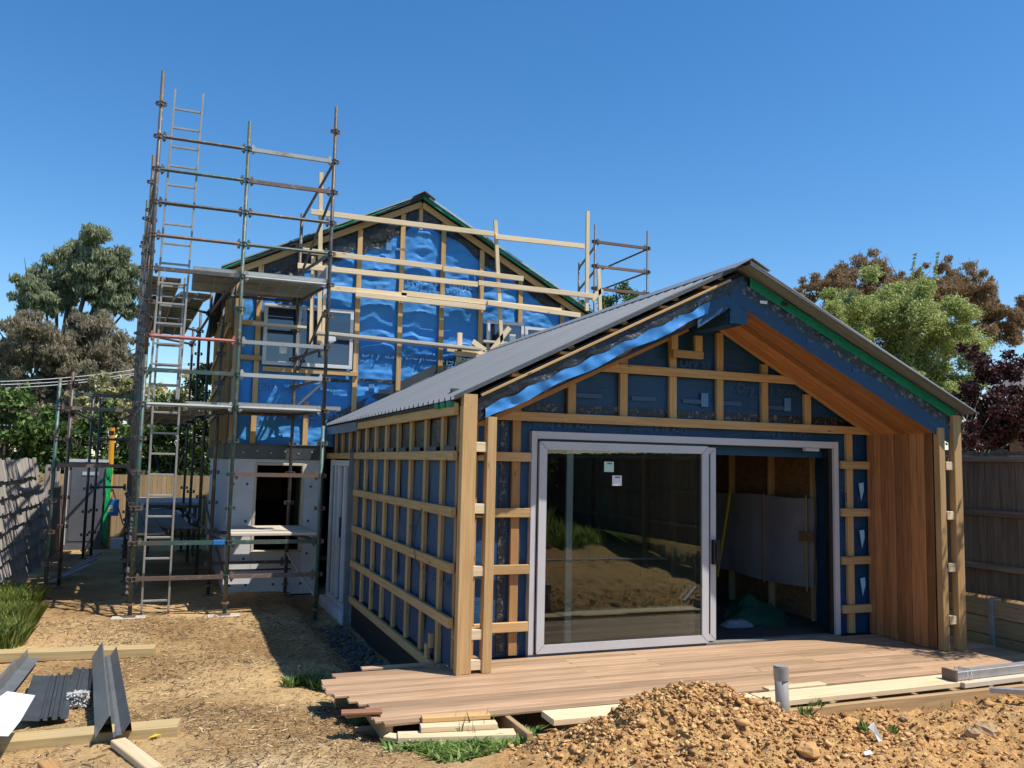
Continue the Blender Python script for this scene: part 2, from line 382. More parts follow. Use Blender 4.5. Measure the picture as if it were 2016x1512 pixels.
def stuff(o, label=None, cat=None):
    o['kind'] = 'stuff'
    if label: tag(o, label, cat)
    return o

# ------------------------------------------------------------------ printed words (flat lettering on the wrap)
def text_mesh(s):
    cu = bpy.data.curves.new('t', 'FONT'); cu.body = s; cu.size = 1; cu.align_x = 'LEFT'; cu.resolution_u = 2
    o = bpy.data.objects.new('t', cu); COL.objects.link(o); dg = bpy.context.evaluated_depsgraph_get()
    me = bpy.data.meshes.new_from_object(o.evaluated_get(dg)); bpy.data.objects.remove(o); return me
WORDS = []; _x = 0.
for w_ in ('Dry', 'as', 'a', 'bone!'):
    me = text_mesh(w_); WORDS.append((_x, me)); _x += max(v.co.x for v in me.vertices)+.28
WCACHE = {}
def print_words(parent, origin, right, up, size, m, off=(0, 0, 0)):
    r = Vector(right).normalized(); u = Vector(up).normalized(); n = r.cross(u)
    for i, (x, me0) in enumerate(WORDS):
        M = Matrix((r*size, u*size, n*size)).transposed().to_4x4(); M.translation = Vector(origin)+r*x*size
        if (i, m) not in WCACHE:
            me = me0.copy(); me.materials.clear(); me.materials.append(MATS[m]); WCACHE[(i, m)] = me
        mobj('printed_word', WCACHE[(i, m)], m, parent, M)

def sheet(name, u, vlo, vhi, nv, P, m, parent):
    """grid surface: for each u a column from vlo(u) to vhi(u); P(u,v arrays)->xyz"""
    u = np.asarray(u); lo = vlo(u); hi = vhi(u); t = np.linspace(0, 1, nv)
    UU = np.repeat(u[:, None], nv, 1); VV = lo[:, None]+(hi-lo)[:, None]*t[None, :]
    V = P(UU, VV).reshape(-1, 3); i = np.arange(len(u)*nv).reshape(len(u), nv)
    Q = np.stack([i[:-1, :-1], i[1:, :-1], i[1:, 1:], i[:-1, 1:]], -1).reshape(-1, 4)
    c = V.mean(0); o = mobj(name, mesh_np(name, V-c, Q, True), m, parent, Matrix.Translation(Vector(c))); return o

# ================================================================== EXTENSION
EXT = thing('house_extension', 'single-storey gabled extension wrapped in blue membrane with timber battens and sliding glass door', 'extension', (1.9, 3.2, -.3))
YH = 6.73
RX, RZ = 1.968, 3.92                         # ridge
def zl(X): return RZ-.502*(RX-X)            # roof top, left slope
def zr(X): return RZ-.51*(X-RX)
def rakeL(X): return 2.415+.476*(X+.246)     # batten centre lines on front wall
def rakeR(X): return 3.33-.523*(X-2.448)
# --- membrane, left wall
STL = [-.507+.6036*k for k in range(13)]
def bulge(s, studs, amp):
    d = np.min(np.abs(s[..., None]-np.array(studs)[None, None, :]), -1); return amp*np.clip(d/.28, 0, 1)**.6
def leftwall(zlo, zhi, m, nm, y0, y1):
    us = np.linspace(y0, y1, int((y1-y0)/.05)+2)
    return sheet(nm, us, lambda u: 0*u+zlo, lambda u: 0*u+zhi, int((zhi-zlo)/.05)+2, lambda U, Vv: np.stack([-.845-.012*bulge(U, STL, 1.)-.02*fbm(U, Vv, 2.6, 3, 1), U, Vv], -1), m, EXT)
leftwall(.0, 1.94, 'membrane_blue_shade', 'wall_membrane', -.46, 4.30)
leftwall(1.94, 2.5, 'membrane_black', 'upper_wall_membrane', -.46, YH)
leftwall(-.36, 1.94, 'membrane_blue_shade', 'wall_membrane', 6.28, YH)
abox('black_plinth', (-.90, .02, -.46), (-.84, 4.24, -.02), 'board_black', EXT)
abox('base_flashing', (-.955, .0, -.475), (-.905, 4.34, -.445), 'flashing_grey', EXT, .002)
abox('corner_angle', (-1.00, 4.27, -.46), (-.93, 4.31, 1.98), 'flashing_grey', EXT, .002)
# battens
for k, y in enumerate(STL[:-1]):
    if y > 4.4: abox('stud', (-.892, y-.04, 1.90), (-.85, y+.04, zl(-.89)-.10), 'pine', EXT); continue
    abox('stud', (-.892, y-.043, -.06), (-.85, y+.043, zl(-.89)-.10), 'pine', EXT)
abox('stud', (-.892, 6.30, -.3), (-.85, 6.38, 1.95), 'pine', EXT)
abox('top_plate', (-.938, -.42, zl(-.9)-.17), (-.893, 4.9, zl(-.9)-.06), 'pine', EXT)
for z in (1.937, 1.421, .917, .433, -.065):
    y1 = YH-.02 if z > 1.9 else 4.26
    abox('batten', (-.938, -.42, z-.045), (-.893, y1, z+.045), 'pine', EXT)
for y, z in ((.62, -.02), (.5, .10)): abox('packer_block', (-.935, y-.35, z-.0), (-.895, y-.27, z+.13), 'pine', EXT)
# loose cable on the left wall
V, Fs = ring_tube([(-.945, .55, 1.40), (-.95, .72, 1.2), (-.955, .78, 1.0), (-.95, .7, .86), (-.95, .5, .80)], .004, 5); wobj('loose_cable', V, Fs, 'black_plastic', EXT)
# printed words on left wall membrane
for y, z in ((3.9, 1.55), (2.6, .60), (1.5, .25), (2.0, 1.12), (.7, .70), (3.4, .18)):
    print_words(EXT, (-.885, y, z), (0, -1, 0), (0, 0, 1), .15, 'print_blue')
for y, z in ((.2, 2.32), (.8, 2.36), (1.4, 2.36), (2.0, 2.38)):
    b = MB()
    for i in range(6): b.box((-.889, y-.12, z-.05-i*.03), (-.885, y+.12-.04*(i % 3), z-.04-i*.03))
    b.box((-.889, y-.03, z+.0), (-.885, y+.03, z+.07)); b.obj('printed_mark', 'print_grey', EXT)
for k in range(9):
    y = -.2+.6036*k; abox('printed_mark', (-.887, y-.1, 1.985), (-.884, y+.22, 2.03), 'print_grey', EXT, 0)

# --- front wall membrane around the door
XD0, XD1, ZD = .012, 3.887, 2.205
STF = [-.141+.6026*i for i in range(8)]
def fw(U, Vv): return np.stack([U, .06-.008*bulge(U, STF, 1.)-.022*fbm(U, Vv, 3, 3, 6), Vv], -1)
sheet('wall_membrane', np.linspace(-.84, XD0+.02, 24), lambda u: 0*u, lambda u: 0*u+2.33, 50, fw, 'membrane_blue_shade', EXT)
sheet('wall_membrane', np.linspace(XD1-.02, 4.45, 18), lambda u: 0*u, lambda u: 0*u+2.33, 50, fw, 'membrane_blue_shade', EXT)
sheet('wall_membrane', np.linspace(-.84, 4.7, 100), lambda u: np.where((u > XD0+.01) & (u < XD1-.01), 2.19, 2.32), lambda u: np.minimum(zl(u), zr(u))-.14, 36, fw, 'membrane_blue_shade', EXT)
# crinkled black tape strips
sheet('tape_strip', np.linspace(-.30, -.225, 5), lambda u: 0*u+.02, lambda u: 0*u+2.3, 60, lambda U, Vv: fw(U, Vv)-np.array([0, .008, 0]), 'tape_black', EXT)
sheet('tape_strip', np.linspace(-.05, 4.3, 90), lambda u: 0*u+2.41, lambda u: 0*u+2.49, 4, lambda U, Vv: fw(U, Vv)-np.array([0, .008, 0]), 'tape_black', EXT)
abox('wall_lining', (-.80, .10, 2.2), (4.5, .16, 2.6), 'dark_room', EXT, 0)
for i, X in enumerate(STF):
    top = rakeL(X) if X < 1.9 else rakeR(X)
    if i in (0, 7): abox('stud', (X-.045, .005, .015), (X+.045, .052, 2.305), 'pine_orange' if i == 0 else 'pine', EXT)
    if i > 0 and i < 7: abox('stud', (X-.045, .005, 2.395), (X+.045, .052, top-.05), 'pine', EXT)
abox('stud', (-.186, .005, 2.395), (-.096, .052, rakeL(-.141)-.05), 'pine', EXT)
abox('batten', (-.40, -.042, 2.303), (4.42, .003, 2.393), 'pine', EXT)
abox('batten', (.62, -.042, 2.85), (3.36, .003, 2.938), 'pine', EXT)
for z in (1.942, 1.393, .843, .291):
    abox('batten', (-.56, -.042, z-.045), (.0, .003, z+.045), 'pine', EXT)
    abox('batten', (3.915, -.042, z-.045), (4.40, .003, z+.045), 'pine', EXT)
board('rake_batten', (-.40, -.044, rakeL(-.40)), (1.80, -.044, rakeL(1.80)), .045, .09, 'pine_orange', EXT)
board('rake_batten', (2.13, -.044, rakeR(2.13)), (4.42, -.044, rakeR(4.42)), .045, .09, 'pine', EXT)
# bracket timbers under the ridge beam
abox('bracket', (1.60, -.10, 3.05), (1.98, -.05, 3.13), 'pine', EXT); abox('bracket', (1.58, -.10, 3.131), (1.66, -.05, 3.36), 'pine', EXT)
abox('bracket', (1.88, -.10, 3.131), (1.97, -.05, 3.30), 'pine', EXT)
for X, z in ((-.05, 2.235), (1.1, 2.235), (2.7, 2.235)): print_words(EXT, (X+.75, .018, z+.07), (-1, 0, 0), (0, 0, -1), .12, 'print_blue')
for X, z in ((1.75, 2.96), (2.5, 2.72), (4.0, 1.52)): print_words(EXT, (X, .012, z), (1, 0, 0), (0, 0, 1), .15, 'print_blue')
for z in (.2, .9, 1.5): print_words(EXT, (3.955, .012, z), (0, 0, 1), (-1, 0, 0), .11, 'print_blue')
for X, z in ((.7, 2.60), (1.35, 2.60), (1.98, 2.60), (2.45, 2.60), (3.1, 2.58)):
    abox('printed_mark', (X-.18, .028, z-.03), (X+.12, .031, z+.015), 'print_blue', EXT, 0)
for X, z in ((2.08, 2.60), (3.2, 2.60)): abox('printed_mark', (X-.045, .024, z-.06), (X+.045, .027, z+.09), 'print_light', EXT, 0)
for z in (1.63, 1.08, .53):   # pale torn tape tails at the right of the door
    b = MB(); b.prism([(4.20, .0, z+.10), (4.27, .0, z+.11), (4.275, .0, z+.02), (4.235, .0, z-.10), (4.215, .0, z+.01)], (0, .004, 0)); fixn(b.obj('tape_tail', 'print_tick', EXT))
    abox('tape_tail', (4.245, -.002, z-.26), (4.262, .002, z-.20), 'print_tick', EXT, 0)

# --- left blade of the portal: open timber frame
abox('post', (-.88, -.525, 0.004), (-.745, -.435, 2.50), 'pine', EXT)
abox('post', (-.645, -.535, 0.004), (-.555, -.445, 2.30), 'pine', EXT)
abox('post', (-.665, -.15, 0.004), (-.60, -.05, 2.32), 'pine_orange', EXT); abox('post', (-.87, -.36, 0.004), (-.80, -.30, 2.40), 'pine_orange', EXT)
for z in (2.02, 1.46, .90, .34, .075):
    abox('block', (-.744, -.52, z-.045), (-.646, -.44, z+.045), 'pine_new', EXT)
    abox('block', (-.64, -.444, z-.075), (-.58, -.151, z+.0), 'pine_orange', EXT)
    abox('block', (-.87, -.434, z-.06), (-.81, -.361, z-.02), 'pine_orange', EXT)
abox('block', (-.80, -.434, 2.22), (-.60, -.36, 2.32), 'pine_orange', EXT)
# --- right blade: cedar lined
CL = fixn(MB().box((4.345, -.93, .01), (4.36, .0, 2.33)).obj('cedar_lining', 'board_black', EXT))
nb = 9
for i in range(nb):
    y0 = -.94+.94/nb*i; abox('cedar_board', (4.326+random.uniform(-.003, .003), y0+.0025, .006), (4.344, y0+.94/nb-.0035, 2.335), 'cedar', CL, .003)
abox('post', (4.345, -1.02, .004), (4.43, -.945, 2.36), 'pine', EXT); abox('post', (4.53, -1.05, .004), (4.64, -.97, 2.50), 'pine', EXT)
abox('post', (4.52, -.82, .004), (4.565, -.73, 2.42), 'pine', EXT)
for z in (1.95, 1.42, .87, .32): abox('block', (4.431, -1.03, z-.045), (4.529, -.96, z+.045), 'pine_new', EXT)
# right outer wall
sheet('wall_membrane', np.linspace(-.72, YH, 40), lambda u: 0*u-.3, lambda u: 0*u+2.45, 10, lambda U, Vv: np.stack([4.60+0*U, U, Vv], -1), 'membrane_blue_shade', EXT)
for k in range(1, 12): abox('stud', (4.605, -.5+.6*k-.045, -.1), (4.65, -.5+.6*k+.045, 2.4), 'pine', EXT)

# --- soffits
def zs(X): return 3.285-.523*(X-2.448)       # right soffit underside
def zsl(X): return 3.19+.47*(X-1.20)
SO_ = fixn(MB().prism([(2.03, .0, zs(2.03)+.016), (2.03, Yf(2.03)+.02, zs(2.03)+.016), (4.33, Yf(4.33)+.02, zs(4.33)+.016), (4.33, .0, zs(4.33)+.016)], (0, 0, .01)).obj('soffit_lining', 'board_black', EXT))
nb = 8
for i in range(nb):
    a, b = i/nb, (i+1)/nb; g = .009
    P = []
    for X, f in ((2.03, a), (4.335, a), (4.335, b), (2.03, b)):
        yy = Yf(X)*f+(g if f == b else -g)*.4; P.append((X, yy, zs(X)+random.uniform(-.0015, .0015)))
    b_ = MB().prism(P, (0, 0, .014))
    # local x along the slope so that the grain follows the board
    V = np.array(b_.V); c = V.mean(0); ang = math.atan(.523); Mw = Matrix.Translation(Vector(c)) @ Matrix.Rotation(ang, 4, 'Y')
    Vl = [Mw.inverted() @ Vector(v) for v in V]
    fixn(mobj('cedar_board', mkmesh('soffit_board', Vl, b_.F), 'cedar', SO_, Mw))
fixn(MB().prism([(-.74, .0, zsl(-.74)), (-.74, Yf(-.74)+.02, zsl(-.74)), (1.9, Yf(1.9)+.02, zsl(1.9)), (1.9, .0, zsl(1.9))], (0, 0, .02)).obj('soffit_lining', 'cedar', EXT))
# --- fascias on the angled front (strips: offset below roof top)
def strip(name, X0, X1, top, bot, m, off=0., wav=.0, n=60, seed=0):
    us = np.linspace(X0, X1, n)
    return sheet(name, us, bot, top, 5, lambda U, Vv: np.stack([U, Yf(U)-off-wav*(fbm(U, Vv*2, 4.5, 3, seed)+.35), Vv], -1), m, EXT)
strip('fascia_membrane', -.74, RX, lambda u: zl(u)-.10, lambda u: zl(u)-.22, 'membrane_black', .0, .03, 60, 1)
strip('fascia_membrane_blue', -.66, 1.62, lambda u: zl(u)-.215+.012*np.sin(u*21), lambda u: zl(u)-.325+.014*np.sin(u*9+1), 'membrane_blue_sunlit', .012, .04, 120, 2)  # left strip uses the sunlit wrap colour, right strip the shaded one
strip('fascia_membrane', 1.5, RX+.06, lambda u: zl(u)-.10, lambda u: zl(u)-.42+.15*(u-1.5), 'membrane_blue_shade', .006, .02, 20, 3)
abox('fascia_corner', (-.742, Yf(-.74)-.004, 2.27), (-.66, Yf(-.70)+.03, 2.45), 'membrane_black', EXT)
board('fascia_batten', (-.70, Yf(-.70)-.02, zl(-.70)-.085), (1.86, Yf(1.86)-.02, zl(1.86)-.085), .04, .026, 'pine', EXT)
for X in (-.35, .12, .62, 1.15, 1.62): abox('spacer_block', (X-.06, Yf(X)-.01, zl(X)-.070), (X+.06, Yf(X)+.3, zl(X)-.042), 'pine_orange', EXT)
fixn(MB().prism([(-.70, Yf(-.70)+.02, zl(-.70)-.33), (-.70, Yf(-.70)+.02, zl(-.70)-.05), (RX, Yf(RX)+.02, zl(RX)-.05), (RX, Yf(RX)+.02, zl(RX)-.40)], (0, .04, 0)).obj('fascia_backing', 'board_black', EXT))
strip('fascia_membrane_green', RX+.12, 4.60, lambda u: zr(u)-.03, lambda u: zr(u)-.135, 'membrane_green', .01, .015, 80, 4)
strip('fascia_membrane', RX+.0, 4.57, lambda u: zr(u)-.13, lambda u: zr(u)-.255, 'tape_black', .004, .015, 80, 5)
strip('fascia_membrane_blue', RX-.0, 4.5, lambda u: zr(u)-.245, lambda u: zs(u)-.012, 'membrane_blue_shade', .012, .012, 80, 6)
fixn(MB().prism([(RX, Yf(RX)+.02, zr(RX)-.36), (RX, Yf(RX)+.02, zr(RX)-.04), (4.6, Yf(4.6)+.02, zr(4.6)-.04), (4.6, Yf(4.6)+.02, zs(4.6)+.02)], (0, .03, 0)).obj('fascia_backing', 'board_black', EXT))
for X in (2.25, 2.75, 3.3, 3.8): abox('printed_mark', (X, Yf(X)-.022, zr(X)-.32), (X+.1, Yf(X)-.019, zr(X)-.29), 'print_blue', EXT, 0)
abox('printed_mark', (2.45, Yf(2.45)-.03, zr(2.45)-.115), (2.53, Yf(2.45)-.026, zr(2.45)-.075), 'black_plastic', EXT, 0)
abox('tape_tail', (2.20, Yf(2.2)-.024, zr(2.2)-.235), (2.29, Yf(2.2)-.02, zr(2.2)-.205), 'white', EXT, 0)
# ridge beam, wrapped
b = MB().box((1.86, Yf(1.86)+.03, 3.335), (2.035, .30, 3.74)); b.obj('ridge_beam', 'membrane_blue_shade', EXT)
strip('ridge_beam_flap', 1.86, 2.06, lambda u: 0*u+3.78, lambda u: 0*u+3.34, 'membrane_blue_shade', .01, .02, 8, 9)
print_words(EXT, (1.857, -.25, 3.42), (0, -1, 0), (0, 0, 1), .09, 'print_blue')

# --- roof sheets (ribbed), left and right slope, each sheet a part
def roof_sheet(y0, y1, Xe, ze, Xr, zr_, m, parent, clip=None):
    ys = []; hs = []; y = y0; pitch = .19
    while y < y1-.01:
        for d, h in ((0, 0), (.060, 0), (.070, .034), (.098, .034), (.108, 0), (.148, .003)):
            if y+d <= y1+.001: ys.append(y+d); hs.append(h)
        y += pitch
    ys.append(y1+.012); hs.append(.003); n = len(ys); V = []; Fs = []
    for dz in (0, -.006):
        for X, z in ((Xe, ze), (Xr, zr_)):
            for yy, h in zip(ys, hs):
                if clip: yy = max(yy, clip(X))
                V.append((X, yy, z+h+dz))
    for i in range(n-1):
        Fs.append((i, i+1, n+i+1, n+i)); Fs.append((2*n+i, 3*n+i, 3*n+i+1, 2*n+i+1))
        Fs.append((i, 2*n+i, 2*n+i+1, i+1)); Fs.append((n+i, n+i+1, 3*n+i+1, 3*n+i))
    Fs.append((0, n, 3*n, 2*n)); Fs.append((n-1, 3*n-1, 4*n-1, 2*n-1))
    return fixn(wobj('roof_sheet', V, Fs, m, parent))
XE = -.965; XER = 4.72
edge = lambda X: Yf(X)-.05
edgeR = lambda X: Yf(X)-.20
k = 0; y = -1.24
while y < YH-.05:
    y1 = min(y+.76, YH-.01)
    o1 = roof_sheet(y, y1, XE, zl(XE), RX, RZ, 'roof_metal', EXT, edge if y < -.2 else None)
    o2 = roof_sheet(y, y1, XER, zr(XER), RX, RZ, 'roof_metal', EXT, edgeR if y < -.2 else None)
    b = MB()
    for X in (-.75, -.25, .3, .85, 1.4):
        for q in range(4):
            yy = y+.03+.19*q+random.uniform(-.01, .01)
            if yy > edge(X)+.05 and yy < y1: b.box((X-.013, yy-.013, zl(X)-.004), (X+.013, yy+.013, zl(X)+.02))
    if b.V: b.obj('screw_heads', 'board_black', o1)['kind'] = 'stuff'
    y += .76
# battens under the sheets
for X in (-.85, -.35, .2, .75, 1.3, 1.8):
    board('roof_batten', (X, Yf(X)+.05, zl(X)-.030), (X, YH-.05, zl(X)-.030), .07, .035, 'pine_orange', EXT)
for X in (2.3, 2.9, 3.5, 4.1, 4.6):
    board('roof_batten', (X, Yf(X)+.05, zr(X)-.032), (X, YH-.05, zr(X)-.032), .07, .035, 'pine_orange', EXT)
# roof deck closing the inside
fixn(MB().prism([(-.88, YH-.1, zl(-.88)-.07), (RX, YH-.1, RZ-.07), (RX, YH-.1, RZ-.11), (-.88, YH-.1, zl(-.88)-.11)], (0, -(YH-.1)-.3, 0)).obj('roof_lining', 'board_black', EXT))
fixn(MB().prism([(RX, YH-.1, RZ-.07), (4.64, YH-.1, zr(4.64)-.07), (4.64, YH-.1, zr(4.64)-.11), (RX, YH-.1, RZ-.11)], (0, -(YH-.1)-.45, 0)).obj('roof_lining', 'board_black', EXT))
# ridge capping
fixn(MB().prism([(RX-.20, -.93, RZ-.055), (RX+.03, -.93, RZ+.072), (RX+.03, -.93, RZ+.062), (RX-.20, -.93, RZ-.065)], (0, YH+.9, 0)).obj('ridge_cap', 'roof_metal', EXT))
fixn(MB().prism([(RX+.03, -.93, RZ+.072), (RX+.25, -.93, RZ-.035), (RX+.25, -.93, RZ-.045), (RX+.03, -.93, RZ+.062)], (0, YH+.9, 0)).obj('ridge_cap', 'roof_metal', EXT))
# apron flashing where roof meets house wall
fixn(MB().prism([(XE+.02, YH-.045, zl(XE)+.03), (RX, YH-.045, RZ+.03), (RX, YH-.045, RZ+.26), (XE+.3, YH-.045, zl(XE)+.30), (XE+.02, YH-.045, zl(XE)+.13)], (0, .02, 0)).obj('apron_flashing', 'roof_dark', EXT))
# gutter end / eave scraps
b = MB().prism([(XE+.0, 4.1, zl(XE)-.03), (XE+.02, 4.1, zl(XE)-.16), (XE+.13, 4.1, zl(XE)-.16), (XE+.13, 4.1, zl(XE)-.03)], (0, 2.55, 0)); fixn(b.obj('box_gutter', 'flashing_grey', EXT))
board('eave_trim', (XE+.02, Yf(XE)+.05, zl(XE)-.028), (XE+.02, 4.1, zl(XE)-.028), .04, .03, 'board_black', EXT)
b = MB()
for q in range(3): b.box((XE-.006, Yf(XE)+.03+q*.2, zl(XE)-.05-.02*random.random()), (XE+.05, Yf(XE)+.17+q*.2, zl(XE)-.012))
b.obj('eave_membrane_green', 'membrane_green', EXT)

# --- sliding door
SD = MB().box((XD0, -.012, -.03), (XD1, .09, .012)).obj('sliding_door', 'aluminium', EXT)
fw_ = .062
for nm, lo, hi in (('frame', (XD0, -.02, .013), (XD0+fw_, .09, ZD)), ('frame', (XD1-fw_, -.02, .013), (XD1, .09, ZD)), ('frame', (XD0+fw_+.001, -.02, ZD-.075), (XD1-fw_-.001, .09, ZD))): abox(nm, lo, hi, 'door_frame', SD, .003)
abox('gasket', (XD0+fw_+.001, -.008, .014), (XD0+fw_+.014, .06, ZD-.076), 'gasket', SD, 0)
abox('gasket', (XD0+fw_+.001, -.008, ZD-.10), (2.08, .06, ZD-.076), 'gasket', SD, 0)
abox('track', (XD1-fw_-.05, .02, .014), (XD1-fw_-.001, .088, ZD-.076), 'black_plastic', SD, 0)
def mitred(x0, x1, z0, z1, w, y0, y1, m, parent):
    P = [[(x0, z0), (x1, z0), (x1-w, z0+w), (x0+w, z0+w)], [(x1, z0), (x1, z1), (x1-w, z1-w), (x1-w, z0+w)], [(x1, z1), (x0, z1), (x0+w, z1-w), (x1-w, z1-w)], [(x0, z1), (x0, z0), (x0+w, z0+w), (x0+w, z1-w)]]
    for q in P:
        c = np.mean(q, 0); q = [tuple(np.array(p)+(c-np.array(p))/np.linalg.norm(c-np.array(p))*.0035) for p in q]
        fixn(MB().prism([(x, y0, z) for x, z in q], (0, y1-y0, 0)).obj('sash_frame', m, parent))
    for lo, hi in (((x0+.006, z0+.006), (x0+w-.006, z1-.006)), ((x1-w+.006, z0+.006), (x1-.006, z1-.006)), ((x0+w-.006, z0+.006), (x1-w+.006, z0+w-.006)), ((x0+w-.006, z1-w+.006), (x1-w+.006, z1-.006))):
        MB().box((lo[0], y0+.006, lo[1]), (hi[0], y1-.006, hi[1])).obj('sash_core', 'gasket', parent)
X1 = 2.085
mitred(XD0+.078, X1, .022, 2.105, .082, -.045, -.008, 'door_frame', SD)
abox('pane', (XD0+.155, -.030, .10), (X1-.078, -.024, 2.025), 'glass', SD, 0)
mitred(.42, 2.215, .03, 2.095, .070, .012, .05, 'door_frame', SD)
abox('pane', (.485, .026, .10), (2.15, .032, 2.03), 'glass', SD, 0)
abox('handle', (2.15, -.05, .84), (2.235, .011, 1.10), 'black_plastic', SD, .01)
abox('handle', (2.17, -.075, .88), (2.20, -.05, 1.06), 'black_plastic', SD, .005)
abox('latch', (2.20, -.056, .93), (2.208, -.051, 1.0), 'galv', SD, 0)
abox('head_block', (3.42, -.005, ZD-.115), (3.62, .04, ZD-.0765), 'door_frame', SD)
for X, z, m_ in ((.87, 1.86, 'paper_green'), (.965, 1.72, 'paper')):
    s_ = abox('sticker', (X-.05, -.0345, z-.05), (X+.06, -.0315, z+.055), m_, SD, 0)
    abox('printed_mark', (X-.02, -.0365, z+.03), (X+.04, -.035, z+.042), 'print_grey', SD, 0)
# --- inside of the extension
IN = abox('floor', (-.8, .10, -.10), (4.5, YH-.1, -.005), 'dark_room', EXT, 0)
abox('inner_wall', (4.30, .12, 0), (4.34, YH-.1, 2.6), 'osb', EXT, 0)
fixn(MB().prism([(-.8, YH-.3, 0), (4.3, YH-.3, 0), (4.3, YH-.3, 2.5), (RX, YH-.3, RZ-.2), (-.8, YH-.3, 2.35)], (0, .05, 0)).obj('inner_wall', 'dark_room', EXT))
abox('inner_wall', (-.80, .12, 0), (-.76, 4.3, 2.5), 'osb', EXT, 0)
for y in (.82, 1.655, 2.54, 3.3, 4.1, 5.0): abox('inner_stud', (4.20, y-.02, 0), (4.295, y+.025, 2.6), 'joist', EXT)
for y in (1.2, 2.4, 3.6, 4.8): abox('inner_stud', (-.755, y-.02, 0), (-.66, y+.025, 2.4), 'joist', EXT)
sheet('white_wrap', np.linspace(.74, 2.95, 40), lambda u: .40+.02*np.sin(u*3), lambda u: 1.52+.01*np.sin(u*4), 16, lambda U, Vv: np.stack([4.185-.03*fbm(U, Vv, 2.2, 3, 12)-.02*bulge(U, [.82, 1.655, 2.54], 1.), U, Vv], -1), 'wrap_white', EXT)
sheet('membrane_return', np.linspace(0, .62, 12), lambda u: 0*u+.0, lambda u: 0*u+2.12, 30, lambda U, Vv: np.stack([3.93+.27*U/.62+.03*fbm(U, Vv, 3, 2, 13), .11+U, Vv], -1), 'membrane_blue_shade', EXT)
print_words(EXT, (3.99, .40, .35), (0, .02, 1), (-.4, -.9, 0), .17, 'print_blue')
sheet('membrane_return', np.linspace(2.2, 3.95, 20), lambda u: 0*u+2.02, lambda u: 0*u+2.14, 4, lambda U, Vv: np.stack([U, .16+.02*fbm(U, Vv, 3, 2, 15), Vv], -1), 'membrane_blue_shade', EXT)
for y in (.82, 1.655): abox('wrap_seam', (4.12, y-.012, .36), (4.128, y+.016, 1.56), 'joist', EXT, 0)
abox('wrap_patch', (4.118, .70, .98), (4.124, .95, 1.10), 'osb', EXT, 0)
# left wall glazed door near the house
LD = abox('side_door', (-.93, 4.40, -.30), (-.86, 6.26, -.22), 'frame_white', EXT)
for lo, hi in (((-.93, 4.40, -.219), (-.86, 4.49, 1.87)), ((-.93, 6.17, -.219), (-.86, 6.26, 1.87)), ((-.93, 4.491, 1.78), (-.86, 6.169, 1.87)), ((-.945, 4.9, -.21), (-.87, 5.0, 1.775)), ((-.945, 5.35, -.21), (-.87, 5.45, 1.775)), ((-.945, 5.70, -.21), (-.87, 5.78, 1.775))): abox('frame', lo, hi, 'frame_white', LD)
abox('pane', (-.90, 4.50, -.21), (-.895, 6.16, 1.77), 'glass_sky_tint', LD, 0)
abox('handle', (-.975, 5.0, .72), (-.946, 5.04, 1.02), 'black_plastic', LD)
abox('door_sill', (-1.02, 4.35, -.56), (-.87, 6.3, -.305), 'eps', EXT)

# ================================================================== things inside the room
t = thing('spirit_level', 'long yellow spirit level leaning against the white wrap inside the doorway', 'level', (3.45, 2.0, 0))
board('body', onX(1437, 966, 4.05), onX(1411, 1135, 3.75), .05, .028, 'yellow', t, (1, 0, 0))
def heap(name, label, cat, c, r, m, seed, group=None):
    n = 18; V = []; Fs = []
    for i in range(n):
        for j in range(n):
            a = i/(n-1)*2-1; b = j/(n-1)*2-1; rr = min(1, math.hypot(a, b)); h = max(0, 1-rr**2.2)
            h = h*(.75+.7*float(fbm(np.array([a]), np.array([b]), 1.8, 3, seed)[0]+.2)); V.append((a*r[0], b*r[1], max(h, 0)*r[2]))
    for i in range(n-1):
        for j in range(n-1): Fs.append((i*n+j, (i+1)*n+j, (i+1)*n+j+1, i*n+j+1))
    o = mobj(name, mkmesh(name, V, Fs, False), m, None, Matrix.Translation(Vector(c))); return tag(o, label, cat, group)
heap('tarpaulin', 'crumpled dark green tarpaulin on the floor inside the open door', 'tarpaulin', (3.55, 1.15, -.004), (.5, .45, .24), 'tarp_green', 21)
heap('rubbish_bag', 'black plastic bag slumped inside the door behind the sliding handle', 'bag', (2.75, 1.3, -.004), (.42, .4, .42), 'black_plastic', 22)
heap('plastic_wrap', 'scrap of clear grey plastic wrap between bag and tarpaulin', 'plastic', (3.1, .85, -.004), (.22, .16, .08), 'wrap_white', 23)

# ================================================================== TWO-STOREY HOUSE
HOU = thing('two_storey_house', 'two-storey gabled house under construction, blue wrapped upper floor over white panels', 'house', (.7, 10.5, -.35))
HX0, HX1, HRX, HRZ = -2.50, 3.95, .56, 6.60
def hz(X): return np.where(np.asarray(X) < HRX, HRZ-.498*(HRX-np.asarray(X)), HRZ-.542*(np.asarray(X)-HRX))
HST = [-2.45, -2.15, -.513, .245, 1.003, 1.75, 2.525, 3.39, 3.9]
def hw(U, Vv):
    amp = bulge(U, HST, 1.)*(.028+.03*np.sin(Vv*5.2+U*.7)*.5)
    fold = fbm(U+.4*Vv, Vv*1.6-.5*U, 1.9, 4, 31)*.075+fbm(U*.7, Vv*3, 4.5, 3, 33)*.03
    return np.stack([U, YH-.005-amp-fold*np.clip(bulge(U, HST, 1.), .1, 1), Vv], -1)
sheet('wall_membrane', np.linspace(HX0, HX1, 260), lambda u: 0*u+2.09, lambda u: hz(u)-.03, 150, hw, 'membrane_blue_sunlit', HOU)  # gable in the brighter wrap colour that has sunlight painted in
